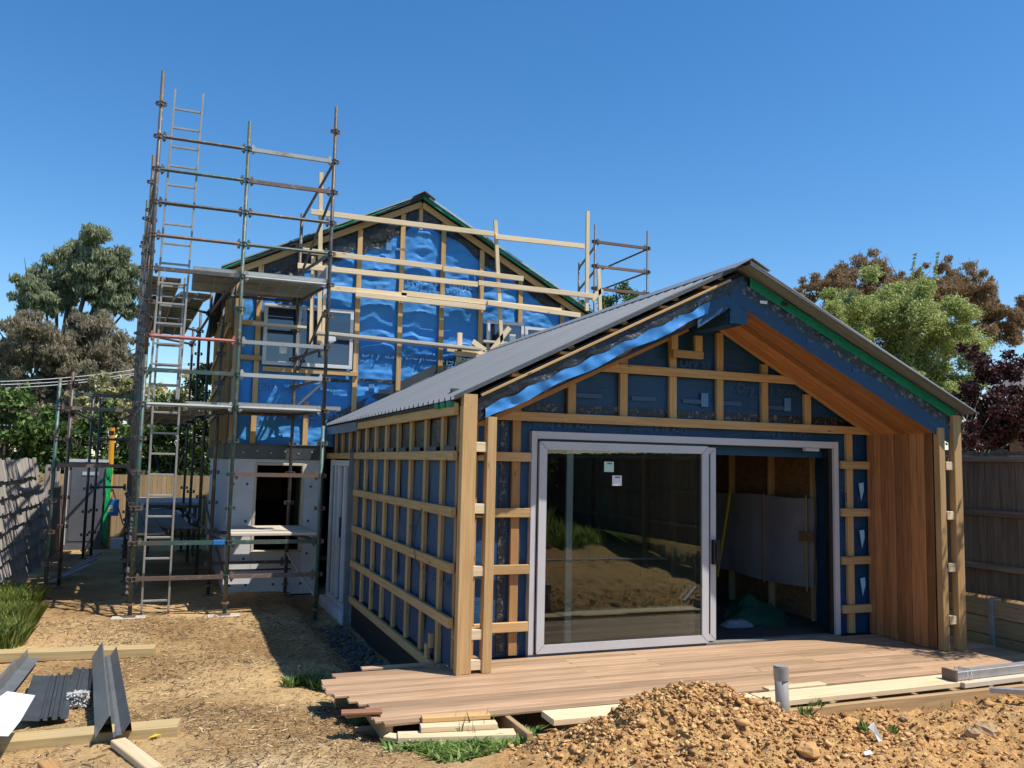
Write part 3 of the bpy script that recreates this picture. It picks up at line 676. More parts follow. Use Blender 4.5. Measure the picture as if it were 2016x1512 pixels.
# dark overlap under the rakes
off = np.array([0, .014, 0])
sheet('rake_membrane', np.linspace(HX0, .5, 90), lambda u: hz(u)-.50+.05*np.sin(u*7)+.04*np.sin(u*17), lambda u: hz(u)-.02, 10, lambda U, Vv: hw(U, Vv)-off, 'membrane_black', HOU)
sheet('rake_membrane', np.linspace(.5, HX1, 90), lambda u: hz(u)-.36+.05*np.sin(u*6), lambda u: hz(u)-.02, 10, lambda U, Vv: hw(U, Vv)-off, 'membrane_black', HOU)
sheet('tape_strip', np.linspace(HX0+.1, .3, 90), lambda u: hz(u)-.58+.05*np.sin(u*7)+.04*np.sin(u*17), lambda u: hz(u)-.49+.05*np.sin(u*7)+.04*np.sin(u*17), 4, lambda U, Vv: hw(U, Vv)-off*1.5, 'tape_black', HOU)
sheet('tape_strip', np.linspace(-.5, HX1-.3, 90), lambda u: 0*u+3.235, lambda u: 0*u+3.285, 3, lambda U, Vv: hw(U, Vv)-off, 'tape_black', HOU)
sheet('tape_strip', np.linspace(-2.05, -.6, 40), lambda u: 0*u+3.20, lambda u: 0*u+3.25, 3, lambda U, Vv: hw(U, Vv)-off, 'tape_black', HOU)
YS = YH-.075
for X in HST[:-1]:
    z0 = 2.11; 
    if X in (-2.15,): z0 = 2.11
    abox('stud', (X-.043, YS, z0), (X+.043, YS+.045, float(hz(X))-.17), 'pine', HOU)
abox('stud', (-1.355, YS, 2.11), (-1.27, YS+.045, 3.33), 'pine', HOU); abox('stud', (.53, YS, 6.02), (.60, YS+.045, 6.42), 'pine', HOU)
abox('stud', (HX0-.03, YS-.05, 2.11), (HX0+.03, YS-.002, 5.0), 'pine', HOU)
board('rake_batten', (HX0-.25, YS-.03, float(hz(HX0-.25))-.12), (HRX, YS-.03, HRZ-.12), .045, .10, 'pine', HOU)
board('rake_batten', (HRX+.01, YS-.03, HRZ-.125), (HX1+.15, YS-.03, float(hz(HX1+.15))-.12), .045, .10, 'pine', HOU)
for x0, x1, z in ((-2.48, -2.06, 4.10), (-2.48, -2.06, 3.52), (-2.05, -.47, 3.35)): abox('batten', (x0, YS-.047, z-.04), (x1, YS-.002, z+.04), 'pine', HOU)
for X, z in ((-.42, 3.66), (.35, 3.66), (1.1, 3.6), (-2.1, 2.56), (-1.25, 2.55), (.33, 5.02), (-2.1, 3.0)): print_words(HOU, (X, YS-.0, z), (1, 0, 0), (0, 0, 1), .22, 'print_light')
for X, z in ((-.15, 4.86), (.0, 5.65), (.65, 4.86), (1.5, 4.84), (.9, 4.86), (-.22, 3.12), (.9, 3.25)):
    abox('printed_mark', (X-.05, YS+.0, z-.07), (X+.05, YS+.003, z+.07), 'print_light', HOU, 0); abox('printed_mark', (X+.12, YS+.0, z-.05), (X+.34, YS+.003, z-.01), 'print_light', HOU, 0)
# left side wall
for z0, z1, m_, nm in ((2.09, 5.0, 'membrane_blue_shade', 'wall_membrane'), (-.34, 1.85, 'eps', 'foam_panel')):
    sheet(nm, np.linspace(YH, 15, 60), lambda u: 0*u+z0, lambda u: 0*u+z1, 24, lambda U, Vv: np.stack([HX0+.0-(.03*fbm(U, Vv, 1.5, 3, 41) if 'mem' in m_ else 0*U), U, Vv], -1), m_, HOU)
for k in range(14): abox('stud', (HX0-.075, 7.1+.6*k-.04, 2.11), (HX0-.03, 7.1+.6*k+.04, 4.95), 'pine', HOU)
for z in (4.05, 3.3, 2.75): abox('batten', (HX0-.12, YH+.05, z-.04), (HX0-.076, 15, z+.04), 'pine', HOU)
sheet('wall_membrane', np.linspace(YH, 15, 8), lambda u: 0*u-.3, lambda u: 0*u+4.7, 4, lambda U, Vv: np.stack([HX1+0*U, U, Vv], -1), 'membrane_blue_shade', HOU)
fixn(MB().prism([(HX0, 15, -.3), (HX1, 15, -.3), (HX1, 15, 4.7), (HRX, 15, 6.5), (HX0, 15, 5.)], (0, .05, 0)).obj('rear_wall', 'membrane_blue_shade', HOU))
# roof
HE0, HE1 = HX0-.28, HX1+.22
y = 6.50
while y < 15.4:
    roof_sheet(y, min(y+.76, 15.4), HE0, float(hz(HE0))+.03, HRX, HRZ+.03, 'roof_metal', HOU); roof_sheet(y, min(y+.76, 15.4), HE1, float(hz(HE1))+.03, HRX, HRZ+.03, 'roof_metal', HOU); y += .76
for s, xe in ((0, HE0), (1, HE1)):
    ze = float(hz(xe))
    fixn(MB().prism([(xe, 6.52, ze+.018), (HRX, 6.52, HRZ+.018), (HRX, 6.52, HRZ-.045), (xe, 6.52, ze-.045)], (0, 8.8, 0)).obj('roof_lining', 'board_black', HOU))
    us = np.linspace(min(xe, HRX), max(xe, HRX), 80)
    lo_ = (lambda u: hz(u)-.012+.018*np.sin(u*2.6)) if s == 0 else (lambda u: hz(u)-.055+.012*np.sin(u*5))
    sheet('rake_membrane_green', us, lo_, lambda u: hz(u)+.006, 3, lambda U, Vv: np.stack([U, 6.505+.01*np.sin(U*13), Vv], -1), 'membrane_green', HOU)
board('barge_strip', (HRX+.1, 6.485, HRZ-.03), (HE1, 6.485, float(hz(HE1))+.025), .012, .035, 'galv', HOU)
fixn(MB().prism([(HRX-.2, 6.42, HRZ-.045), (HRX+.0, 6.42, HRZ+.075), (HRX+.2, 6.42, HRZ-.05), (HRX+.2, 6.42, HRZ-.06), (HRX, 6.42, HRZ+.063), (HRX-.2, 6.42, HRZ-.055)], (0, 9, 0)).obj('ridge_cap', 'roof_metal', HOU))
# beam between floors
BM = abox('floor_beam', (HX0-.06, YH-.09, 1.862), (-.96, YH-.01, 2.095), 'flashing', HOU)
abox('floor_beam', (HX0-.09, YH-.01, 1.862), (HX0-.01, 15, 2.095), 'flashing', HOU)
abox('beam_ledge', (HX0-.07, YH-.11, 2.096), (-.96, YH-.02, 2.108), 'steel_rust', HOU)
for i in range(6): abox('bolt', (-2.3+.22*i, YH-.10, 1.95+.03*(i % 2)), (-2.275+.22*i, YH-.09, 1.975+.03*(i % 2)), 'galv', BM, 0)
# lower storey panels round an opening  (X -2.08..-1.32, z .55..1.82)
WX0, WX1, WZ0, WZ1 = -2.08, -1.31, .36, 1.80
for lo, hi in (((HX0, -.34), (WX0-.004, .60)), ((HX0, .604), (WX0-.004, 1.858)), ((WX0, -.34), (WX1, .06)), ((WX0, .064), (WX1, WZ0-.004)), ((WX1+.004, -.34), (-.99, .60)), ((WX1+.004, .604), (-.99, 1.858)), ((WX0, WZ1+.004), (WX1, 1.858))):
    MB().box((lo[0], YH-.06, lo[1]), (hi[0], YH+.02, hi[1])).obj('foam_panel', 'eps', HOU)
abox('panel_ledge', (HX0+.02, YH-.085, .06), (-1.45, YH-.061, .085), 'gasket', HOU, 0)
abox('base_strip', (HX0, YH-.075, -.36), (-.99, YH-.061, -.335), 'gasket', HOU, 0)
abox('footing', (HX0-.02, YH-.04, -.55), (-.99, YH+.05, -.361), 'eps', HOU)
for X, z in ((-2.2, 1.45), (-2.2, .85), (-2.2, .25), (-1.18, 1.62), (-1.18, 1.42), (-1.2, .85), (-1.2, .32), (-2.42, 1.45), (-2.4, -.17), (-2.15, -.17), (-1.72, -.17), (-1.28, -.17)):
    V, Fs = ring_tube([(X, YH-.068, z), (X, YH-.058, z)], .022, 12); wobj('insulation_fixing', V, Fs, 'fixing_blue', HOU)
wf = abox('window_opening', (WX0-.02, YH-.075, WZ0-.03), (WX1+.02, YH+.1, WZ0+.01), 'plank_grey', HOU)
for lo, hi in (((WX0-.02, YH-.07, WZ0+.011), (WX0+.025, YH+.1, WZ1)), ((WX1-.02, YH-.07, WZ0+.011), (WX1+.02, YH+.1, WZ1)), ((WX0+.026, YH-.07, WZ1-.04), (WX1-.021, YH+.1, WZ1))): abox('frame', lo, hi, 'plank_grey', wf)
# inside: floor, far wall with a bright opening, dark studs
abox('floor', (HX0+.05, YH+.1, .18), (3.9, 14.9, .25), 'dark_room', HOU, 0)
abox('upper_floor', (HX0+.05, YH+.1, 1.95), (3.9, 14.9, 2.05), 'dark_room', HOU, 0)
for k in range(9): abox('inner_stud', (-1.10+.02*k, YH+.4+.5*k, .26), (-1.01+.02*k, YH+.44+.5*k, 1.94), 'old_wood', HOU)
abox('inner_wall', (-.95, YH+.15, .26), (-.92, 13, 1.94), 'dark_room', HOU, 0)
abox('inner_wall', (HX0+.1, 12.9, .9), (-.96, 12.95, 1.55), 'stone', HOU, 0)
# upper windows
def window(x0, x1, z0, z1, mull, m='frame_white'):
    w = MB().box((x0+.02, YS-.02, z0+.02), (x1-.02, YS+.0, z1-.02)).obj('window', 'dark_room', HOU)  # dark board stands in for the unlit room behind the panes
    for lo, hi in (((x0, z0), (x1, z0+.06)), ((x0, z1-.06), (x1, z1)), ((x0, z0+.061), (x0+.06, z1-.061)), ((x1-.06, z0+.061), (x1, z1-.061))):
        abox('frame', (lo[0], YS-.07, lo[1]), (hi[0], YS-.021, hi[1]), m, w)
    xs = [x0+.06]+mull+[x1-.06]
    for mx in mull: abox('mullion', (mx-.035, YS-.075, z0+.062), (mx+.035, YS-.022, z1-.062), m, w)
    for a, b in zip(xs[:-1], xs[1:]): abox('pane', (a+.0, YS-.048, z0+.06), (b, YS-.042, z1-.06), 'glass_sky_tint', w, 0)
    return w
w1 = window(-2.07, -.585, 3.42, 4.44, [-1.50])
abox('sticker', (-1.80, YS-.053, 3.62), (-1.68, YS-.050, 3.73), 'paper', w1, 0)
w2 = window(1.85, 2.58, 3.72, 4.48, []); w3 = window(2.60, 3.15, 3.72, 4.42, [])
abox('sticker', (2.30, YS-.053, 4.1), (2.42, YS-.050, 4.25), 'paper', w2, 0)

# ================================================================== TIMBER EDGE PROTECTION on the gable
GR_ = thing('timber_guard_rail', 'pale pine guard rail nailed across the upper gable with tall uprights', 'guard rail', (1.2, 6.35, 3.9))
YG = 6.40
def pyb(nm, a, b, w=.09, t=.045, m='pine_new', Y=YG, par=None, up=(0, 0, 1)):
    return board(nm, onY(*a, Y), onY(*b, Y), t, w, m, par if par is not None else GR_, up)
pyb('rail', (612, 417), (972, 461), Y=YG-.04); pyb('rail', (975, 466), (1150, 485), Y=YG-.04)
pyb('rail', (596, 493), (870, 527), Y=YG-.04); pyb('rail', (872, 529), (1030, 549), Y=YG-.04)
pyb('rail', (586, 523), (940, 560), Y=YG-.04); pyb('rail', (942, 557), (1168, 583), Y=YG-.04)
pyb('rail', (648, 567), (800, 582), Y=YG-.04); pyb('rail', (790, 577), (1105, 612), Y=YG-.04); pyb('rail', (700, 579), (955, 606), Y=YG-.09); pyb('rail', (960, 596), (1142, 621), Y=YG-.09)
def upr(a, b, w=.07, t=.045, Y=YG): board('upright', onY(*a, Y), onY(*b, Y), t, w, 'pine_new', GR_, (1, 0, 0))
upr((632, 340), (628, 677)); upr((975, 434), (988, 690)); upr((1157, 416), (1155, 612))
upr((641, 520), (634, 700), .05, .045, YG+.06); upr((617, 505), (612, 680), .07, .045, YG+.06); upr((1178, 530), (1182, 625), .07)
pyb('bracket', (905, 655), (903, 715), .09, .045, up=(1, 0, 0)); pyb('bracket', (1003, 645), (968, 690)); pyb('bracket', (880, 687), (975, 697)); pyb('bracket', (895, 695), (960, 703), Y=YG-.06)
pyb('bracket', (930, 672), (955, 690)); pyb('bracket', (1165, 590), (1185, 570)); pyb('bracket', (920, 710), (900, 722))
tag(board('scaffold_plank', onY(619, 655, 6.22), onY(945, 688, 6.22), .22, .05, 'plank_grey'), 'long weathered scaffold plank lying level across the gable uprights', 'plank')
tag(board('scaffold_plank', onY(497, 637, 6.26), onY(602, 646, 6.26), .20, .04, 'plank_grey'), 'short plank piece in front of the upper left window', 'plank')
tag(board('scaffold_plank', onY(950, 672, 6.45), onY(1045, 680, 6.45), .12, .04, 'plank_grey'), 'short plank behind the timber bracket below the right upper window', 'plank')

# ================================================================== SCAFFOLD
SCF = thing('steel_scaffold', 'tall rusty and green steel tube scaffold wrapped round the corner of the house', 'scaffold', (-3.2, 6.0, -.3))
ZK = lambda k: .21+.4755*k
def star_mesh(m):
    b = MB()
    for a in range(4):
        c, s = math.cos(a*math.pi/2), math.sin(a*math.pi/2)
        b.obox((c*.02, s*.02, .025), (c*.062, s*.062, .025), .042, .008); b.obox((c*.02, s*.02, -.025), (c*.062, s*.062, -.025), .042, .008); b.obox((c*.058, s*.058, -.029), (c*.058, s*.058, .029), .042, .008, (1, 0, 0) if a % 2 else (0, 1, 0))
    me = mkmesh('star', b.V, b.F); me.materials.append(MATS[m]); return me
STAR = {m: star_mesh(m) for m in ('steel_dark', 'steel_rust', 'steel_green')}
def pole(x, y, ztop, m, par=SCF, kmin=0, r=.0275, star='steel_dark', zb=None):
    zb = gz(x, y) if zb is None else zb
    p = tube('standard', (x, y, zb+(.03 if zb < 1 else -.03)), (x, y, ztop), r, m, par)
    k = kmin
    while ZK(k) < ztop-.1:
        s = mobj('star_coupler', STAR[star], star, p, Matrix.Translation(Vector((x, y, ZK(k)))) @ Matrix.Rotation(random.uniform(-.06, .06), 4, 'Z')); k += 1
    if zb > 1: return p
    b = MB().tube([(x, y, zb+.16), (x, y, zb+.185)], .055, 8); b.box((x-.075, y-.075, zb+.0), (x+.075, y+.075, zb+.03)); b.obj('base_jack', 'steel_rust', p)
    return p
A, B, C_ = (-3.766, 4.85), (-2.552, 4.85), (-1.30, 4.85)
D_, E_ = (-1.545, 6.5), (-2.72, 6.5)
OUT = [(-3.92, 7.1), (-4.08, 9.5), (-4.22, 11.9)]; INN = [(-2.86, 8.5), (-2.99, 10.9), (-3.10, 13.2)]
pole(*A, 3.3, 'steel_green', star='steel_rust'); pole(*A, 7.35, 'steel_dark', star='steel_rust', zb=3.3, kmin=7); pole(*B, 6.81, 'steel_green', star='steel_green'); pole(*C_, 2.4, 'steel_green', star='steel_rust'); pole(*C_, 7.26, 'steel_dark', star='steel_rust', zb=2.4, kmin=5)
pole(*D_, 6.0, 'steel_dark'); pole(*E_, 4.4, 'steel_dark')
for i, p in enumerate(OUT): pole(*p, 6.85-.1*i, ('steel_dark', 'steel_green', 'steel_rust')[i], star='steel_rust')
for p in INN: pole(*p, 4.9, 'steel_dark')
for p in ((-3.84, 5.9), (-4.0, 8.3)): pole(*p, 5.6, 'steel_dark', star='steel_dark')
FP = [(-5.04, 6.9), (-4.98, 8.0), (-5.0, 12.0), (-4.9, 12.6)]
for i, p in enumerate(FP): pole(*p, (3.04, 3.25, 3.1, 3.2)[i], ('steel_green', 'steel_rust', 'steel_dark', 'steel_dark')[i], star='steel_rust')
# sole boards under the front jacks
for x, y in (A, B): board('sole_board', (x-.22, y, gz(x, y)-.005), (x+.2, y-.02, gz(x, y)-.005), .2, .03, 'plank_grey', SCF)
def ledger(p, q, k, m='steel_dark', flat=False, zz=None, nm='ledger'):
    z = ZK(k) if zz is None else zz; p = np.array([*p, z]); q = np.array([*q, z]); d = (q-p)/np.linalg.norm(q-p)
    a, b = p+d*.045, q-d*.045; B_ = MB()
    if flat: B_.obox(a, b, .05, .055)
    else: B_.tube([a, b], .0255, 8)
    for e, s in ((a, 1), (b, -1)):
        B_.obox(e+d*.0*s, e+d*.05*s, .035, .09); B_.obox(e+np.array([0, 0, -.07])+d*.02*s, e+np.array([0, 0, .075])+d*.02*s, .012, .03, tuple(d))
    # own local frame so the rust pattern differs
    return fixn(B_.obj(nm, m, SCF))
for k, m in ((0, 'steel_rust'), (1, 'steel_green'), (5, 'steel_grey'), (6, 'steel_green'), (7, 'steel_red'), (9, 'steel_dark'), (10, 'steel_rust'), (11, 'steel_dark'), (12, 'steel_green'), (13, 'steel_dark')):
    ledger(A, B, k, m, k in (0, 1, 6, 9))
for k, m in ((0, 'steel_rust'), (1, 'steel_green'), (3, 'steel_rust'), (5, 'steel_grey'), (6, 'steel_grey'), (7, 'steel_grey'), (9, 'steel_grey'), (10, 'steel_green'), (11, 'steel_dark'), (12, 'steel_rust'), (13, 'steel_grey')):
    ledger(B, C_, k, m, k in (0, 1, 3, 6, 7, 12, 13))
for k in (1, 5, 6, 7, 9, 10): ledger(C_, D_, k, 'steel_dark', False, nm='transom')
for k, zz in ((0, ZK(12)), (0, ZK(13))): 
    b_ = MB().tube([(C_[0], C_[1], zz), (D_[0], D_[1], zz-1.05+.55*(zz > 6.2))], .0225, 8); fixn(b_.obj('brace', 'steel_dark', SCF))
for k in (0, 1, 5, 9): ledger(E_, D_, k, 'steel_dark')
for k in (1, 5, 9): ledger(B, E_, k, 'steel_dark', nm='transom')
chain = [A]+OUT
for a, b in zip(chain[:-1], chain[1:]):
    for k in (1, 2, 4, 5, 6, 7, 9, 10, 11, 12): ledger(a, b, k, 'steel_dark')
chain = [E_]+INN
for a, b in zip(chain[:-1], chain[1:]):
    for k in (1, 5, 9): ledger(a, b, k, 'steel_dark')
for a, b in zip(OUT, INN):
    for k in (1, 5, 9): ledger(a, b, k, 'steel_dark', nm='transom')
for z in (1.70, 2.59, 2.88): ledger(FP[0] if z < 2.7 else FP[1], OUT[0] if z < 2.7 else (-4.0, 8.3), 0, 'steel_rust' if z < 2.7 else 'steel_green', True, z)
for z in (1.70, 2.60): ledger(FP[0], FP[1], 0, 'steel_rust', True, z); ledger(FP[1], FP[2], 0, 'steel_dark', False, z)
for z in (1.2, 2.2): ledger(FP[2], OUT[2], 0, 'steel_dark', False, z)
def brace(p, q, m='steel_dark'): fixn(MB().tube([p, q], .02, 8).obj('brace', m, SCF))
brace((B[0], B[1]+.05, .12), (E_[0]-.1, 7.4, 1.15)); brace((C_[0]-.02, C_[1]+.06, -.1), (D_[0], D_[1]-.05, .35), 'steel_grey')
brace((-3.82, 4.9, .6), (-3.90, 7.0, 1.65)); brace((-3.82, 4.9, -.05), (-3.92, 7.0, .7))
brace((C_[0]-.04, C_[1]+.03, 4.1), (D_[0]+.05, D_[1]-.02, 3.35), 'steel_dark'); brace((C_[0]-.04, C_[1]+.03, 3.0), (D_[0]+.05, D_[1], 2.75), 'steel_grey')
# steel planks
def steel_plank(p, q, w=.225, m='steel_grey'):
    p = np.array(p, float); q = np.array(q, float); L = np.linalg.norm(q-p); d = (q-p)/L; s = np.array([-d[1], d[0], 0]); b = MB()
    b.obox(p, q, w, .006); 
    for e in (-1, 1): b.obox(p+s*e*(w/2-.004)+np.array([0, 0, -.027]), q+s*e*(w/2-.004)+np.array([0, 0, -.027]), .006, .05)
    n = int(L/.24)
    for i in range(1, n): c = p+d*L*i/n; b.obox(c-s*(w/2-.012)+np.array([0, 0, -.018]), c+s*(w/2-.012)+np.array([0, 0, -.018]), .035, .028)
    return fixn(b.obj('platform_plank', m, SCF))
Z3, Z2, Z1 = 4.575, 2.66, .79
for i in range(7):
    y = 4.98+.237*i
    steel_plank((-3.22, y, Z3), (-2.58, y, Z3)); steel_plank((-2.53, y, Z3), (-1.34, y, Z3))
    if i > 0: steel_plank((-3.18, y, Z2), (-2.58, y, Z2))
    steel_plank((-2.53, y, Z2), (-1.34 if i else -1.05, y, Z2))
    if i < 6: board('platform_board', (-2.52, y, Z1), (-1.33, y, Z1), .225, .038, 'plank_grey', SCF)
runs = [((-3.70, 6.0), (-3.82, 7.1), (-2.95, 7.1)), ]
def runx(Y): return -3.80-.062*(Y-5)
for Z in (Z3-.06, Z2-.06, Z1-.05):
    for y0, y1 in ((5.3, 7.15), (7.2, 9.5), (9.55, 11.9)):
        for j in range(4):
            ya = 6.62 if (j > 1 and y0 < 6) else y0
            if j == 1 and y0 < 6: ya = 5.55
            if j == 0 and y0 < 6: ya = 5.55
            steel_plank((runx(y0)+.10+.235*j, ya, Z), (runx(y1)+.10+.235*j, y1, Z), m='steel_dark' if Z < 1 else 'steel_grey')
abox('toe_board', (-1.33, 4.98, 4.60), (-1.30, 5.9, 4.80), 'galv', SCF)
abox('tape_wrap', (-2.75, 4.815, ZK(1)-.03), (-2.60, 4.885, ZK(1)+.035), 'box_blue', SCF)
# work light on the scaffold
t = thing('work_light', 'small white floodlight clamped to the scaffold tube by the upper window', 'light', onY(650, 690, 5.0))
p = onY(652, 668, 4.95); b = MB().prism([(p[0]-.05, p[1], p[2]+.05), (p[0]+.06, p[1]-.02, p[2]+.04), (p[0]+.07, p[1]-.02, p[2]-.02), (p[0]+.0, p[1], p[2]-.06), (p[0]-.05, p[1], p[2]-.03)], (0, .06, 0)); fixn(b.obj('lamp_head', 'white', t))
board('bracket', p+np.array([-.06, .03, .03]), np.array([C_[0]-.02, 4.85, p[2]+.0]), .02, .02, 'galv', t)
# second scaffold behind the extension ridge
SC2 = thing('steel_scaffold', 'dark steel scaffold corner rising behind the extension roof, right of the house', 'scaffold', (5.6, 7.8, -.3))
def P2(px, py, Y): return onY(px, py, Y)
_SC = SCF; 
pa = P2(1172, 442, 7.7); pb = P2(1275, 455, 7.7); pc = P2(1140, 517, 9.6)
for q in (pa, pb, pc):
    tube('standard', (q[0], q[1], -.3), (q[0], q[1], q[2]), .024, 'steel_dark', SC2)
SCF = SC2
zz = [P2(1173, 476, 7.7)[2], P2(1173, 524, 7.7)[2], P2(1173, 568, 7.7)[2]]
for z in zz:
    ledger(pa[:2], pb[:2], 0, 'steel_rust', True, z); ledger(pa[:2], pc[:2], 0, 'steel_dark', False, z-.1)
    for q in (pa, pb): mobj('star_coupler', STAR['steel_dark'], 'steel_dark', SC2, Matrix.Translation(Vector((q[0], q[1], z))))
pd = pb+np.array([-.5, 2.4, 0]); tube('standard', (pd[0], pd[1], -.3), (pd[0], pd[1], 5.6), .024, 'steel_dark', SC2)
for z in zz[:2]: 
    q0 = P2(1272, 492 if z == zz[0] else 537, 7.7); q1 = P2(1185, 530 if z == zz[0] else 570, 8.8)
    fixn(MB().tube([q0, q1], .02, 8).obj('brace', 'steel_dark', SC2))
SCF = _SC

# ================================================================== LADDERS
def ladder(label, l0, l1, w, rails=.055, n=None, m='aluminium'):
    l0 = np.array(l0); l1 = np.array(l1); d = l1-l0; L = np.linalg.norm(d); d /= L; s = np.array([1., 0, 0])
    t = thing('ladder', label, 'ladder', l0, 'aluminium ladders on the scaffold')
    for e in (0, 1): board('rail', l0+s*w*e, l1+s*w*e, .028, rails, m, t, (0, -1, .05), .003)
    n = n or int(L/.29)
    for i in range(n):
        c = l0+d*(.2+i*.29)
        if (c-l0)@d > L-.08: break
        board('rung', c+s*.014, c+s*(w-.014), .03, .028, m, t, (0, 0, 1), .004)
    return t
ladder('upper aluminium ladder standing tallest above the top of the scaffold', (-3.70, 4.93, Z2+.01), (-3.60, 5.12, 7.22), .385)
ladder('short aluminium ladder overlapping behind the tall one between the two platforms', (-3.64, 5.06, Z2+.01), (-3.62, 5.20, 4.45), .30)
ladder('lowest aluminium ladder standing on the bare earth below the platform', (-3.63, 5.1, gz(-3.5, 5.1)-.01), (-3.64, 5.0, 2.62), .345, .05)

# ================================================================== DECK
DK = thing('timber_deck', 'low hardwood deck with ragged uncut board ends in front of the glass door', 'deck', (1.4, -.9, -.3))
nbd = 18; pit = 1.66/nbd
endx = {0: -.93, 1: -1.90, 2: -1.9, 3: -2.02, 4: -2.03, 5: -2.06, 6: -2.05, 7: -2.05, 8: -2.01, 9: -1.9, 10: -1.93, 11: -1.86, 12: -1.82, 13: -1.86, 14: -2.03, 15: -1.86, 16: -1.84, 17: -1.80}
for i in range(nbd):
    y1 = -.055-pit*i; y0 = y1-pit+.0055; x0 = endx[i]+random.uniform(-.015, .015)
    cuts = [x0]+sorted(random.sample([.3, 1.1, 1.9, 2.7, 3.5], 2))+[5.15-.02*random.random()]
    for a, b in zip(cuts[:-1], cuts[1:]):
        dz = random.uniform(-.0015, .0015)
        abox('deck_board', (a+.0015, y0, -.022+dz), (b-.0015, y1, -.001+dz), 'decking', DK, .003)
abox('deck_board', (-1.62, -.052, -.022), (-.95, .03, -.001), 'decking', DK, .003)
for X in np.arange(-1.75, 5.1, .45):
    n_ = -2.15 if X > -.9 else -1.68
    abox('joist', (X-.0225, n_, -.165), (X+.0225, -.06, -.024), 'joist', DK)
abox('bearer', (-.80, -2.21, -.20), (5.1, -2.155, -.03), 'joist', DK)
for y in (-1.2, -.3): abox('bearer', (-1.9, y-.04, -.30), (5.1, y+.04, -.167), 'joist', DK)
# planks lying along the deck edge
tag(board('wide_plank', (-.62, -1.93, .0), (1.22, -1.96, .0), .24, .045, 'pine_new'), 'pale wide plank half buried by the soil heap at the deck edge', 'plank')
tag(board('wide_plank', (1.24, -2.0, .0), (3.5, -1.97, .0), .27, .045, 'pine_new'), 'long pale pine plank lying on the joists beside the grey pipe', 'plank')
tag(board('offcut_board', (1.45, -1.80, .024), (2.06, -1.79, .024), .09, .02, 'pine_new'), 'thin pale offcut resting on the deck edge behind the long plank', 'plank')
tag(board('loose_deck_board', onZ(672, 1403, .028), onZ(752, 1400, .028), .09, .022, 'decking_red'), 'loose reddish deck board offcut poking out of the ragged deck corner', 'board')
g0 = gz(-1.3, -1.85)
tag(board('timber_offcut', (-1.72, -1.80, g0+.045), (-.90, -1.98, g0+.045), .14, .045, 'pine_new'), 'lowest of three pale offcuts at the deck corner weeds', 'timber')
tag(board('timber_offcut', (-1.55, -1.78, g0+.090), (-1.0, -1.86, g0+.090), .10, .04, 'pine_new'), 'middle pale offcut of the small stack by the deck corner', 'timber')
tag(board('timber_offcut', (-1.52, -1.70, g0+.13), (-1.02, -1.76, g0+.13), .09, .035, 'pine'), 'topmost brown-edged offcut of the small stack by the deck corner', 'timber')
tag(board('timber_offcut', (-1.78, -1.72, g0+.03), (-1.62, -1.86, g0+.03), .10, .04, 'pine_new'), 'short square offcut left of the small stack by the deck corner', 'timber')
# steel section stack at the right
t = thing('steel_section', 'galvanised steel channel with rusty end plate lying on timber at the right edge', 'steel beam', (4.0, -2.0, 0))
board('channel', (3.30, -2.03, .065), (5.6, -1.92, .065), .10, .075, 'galv', t); b = MB().box((3.27, -2.10, .0), (3.295, -1.95, .12)); b.obj('end_plate', 'steel_rust', t)
b = MB()
for x in (3.42, 3.47): b.tube([(x, -2.10, .06), (x+.02, -2.06, .112), (x+.01, -1.95, .112), (x, -1.93, .03)], .004, 5)
b.obj('tie_wire', 'galv', t)
tag(board('timber_beam', (3.32, -2.10, -.0), (5.6, -2.0, -.0), .10, .045, 'plank_grey'), 'dark weathered timber beneath the galvanised channel at right', 'timber')
p0 = onZ(1948, 1358, .03); tag(board('steel_bar', p0, (p0[0]+.7, p0[1]-.75, .10), .045, .045, 'galv'), 'loose square steel bar slanting down at the right edge', 'steel bar')
# PVC pipe
t = thing('drain_pipe', 'grey capped plastic pipe standing upright in the soil', 'pipe', (1.22, -2.30, -.1))
zt = .338; px_, py_ = 1.205, -2.30
b = MB().tube([(px_+.03, py_, -.30), (px_, py_, zt-.02)], .052, 20); o_ = b.obj('pipe', 'plastic_grey', t, True)
b = MB().tube([(px_+.006, py_, zt-.10), (px_, py_, zt)], .058, 20); b.tube([(px_, py_, zt), (px_, py_, zt+.008)], .053, 20); b.obj('cap', 'plastic_grey', t)

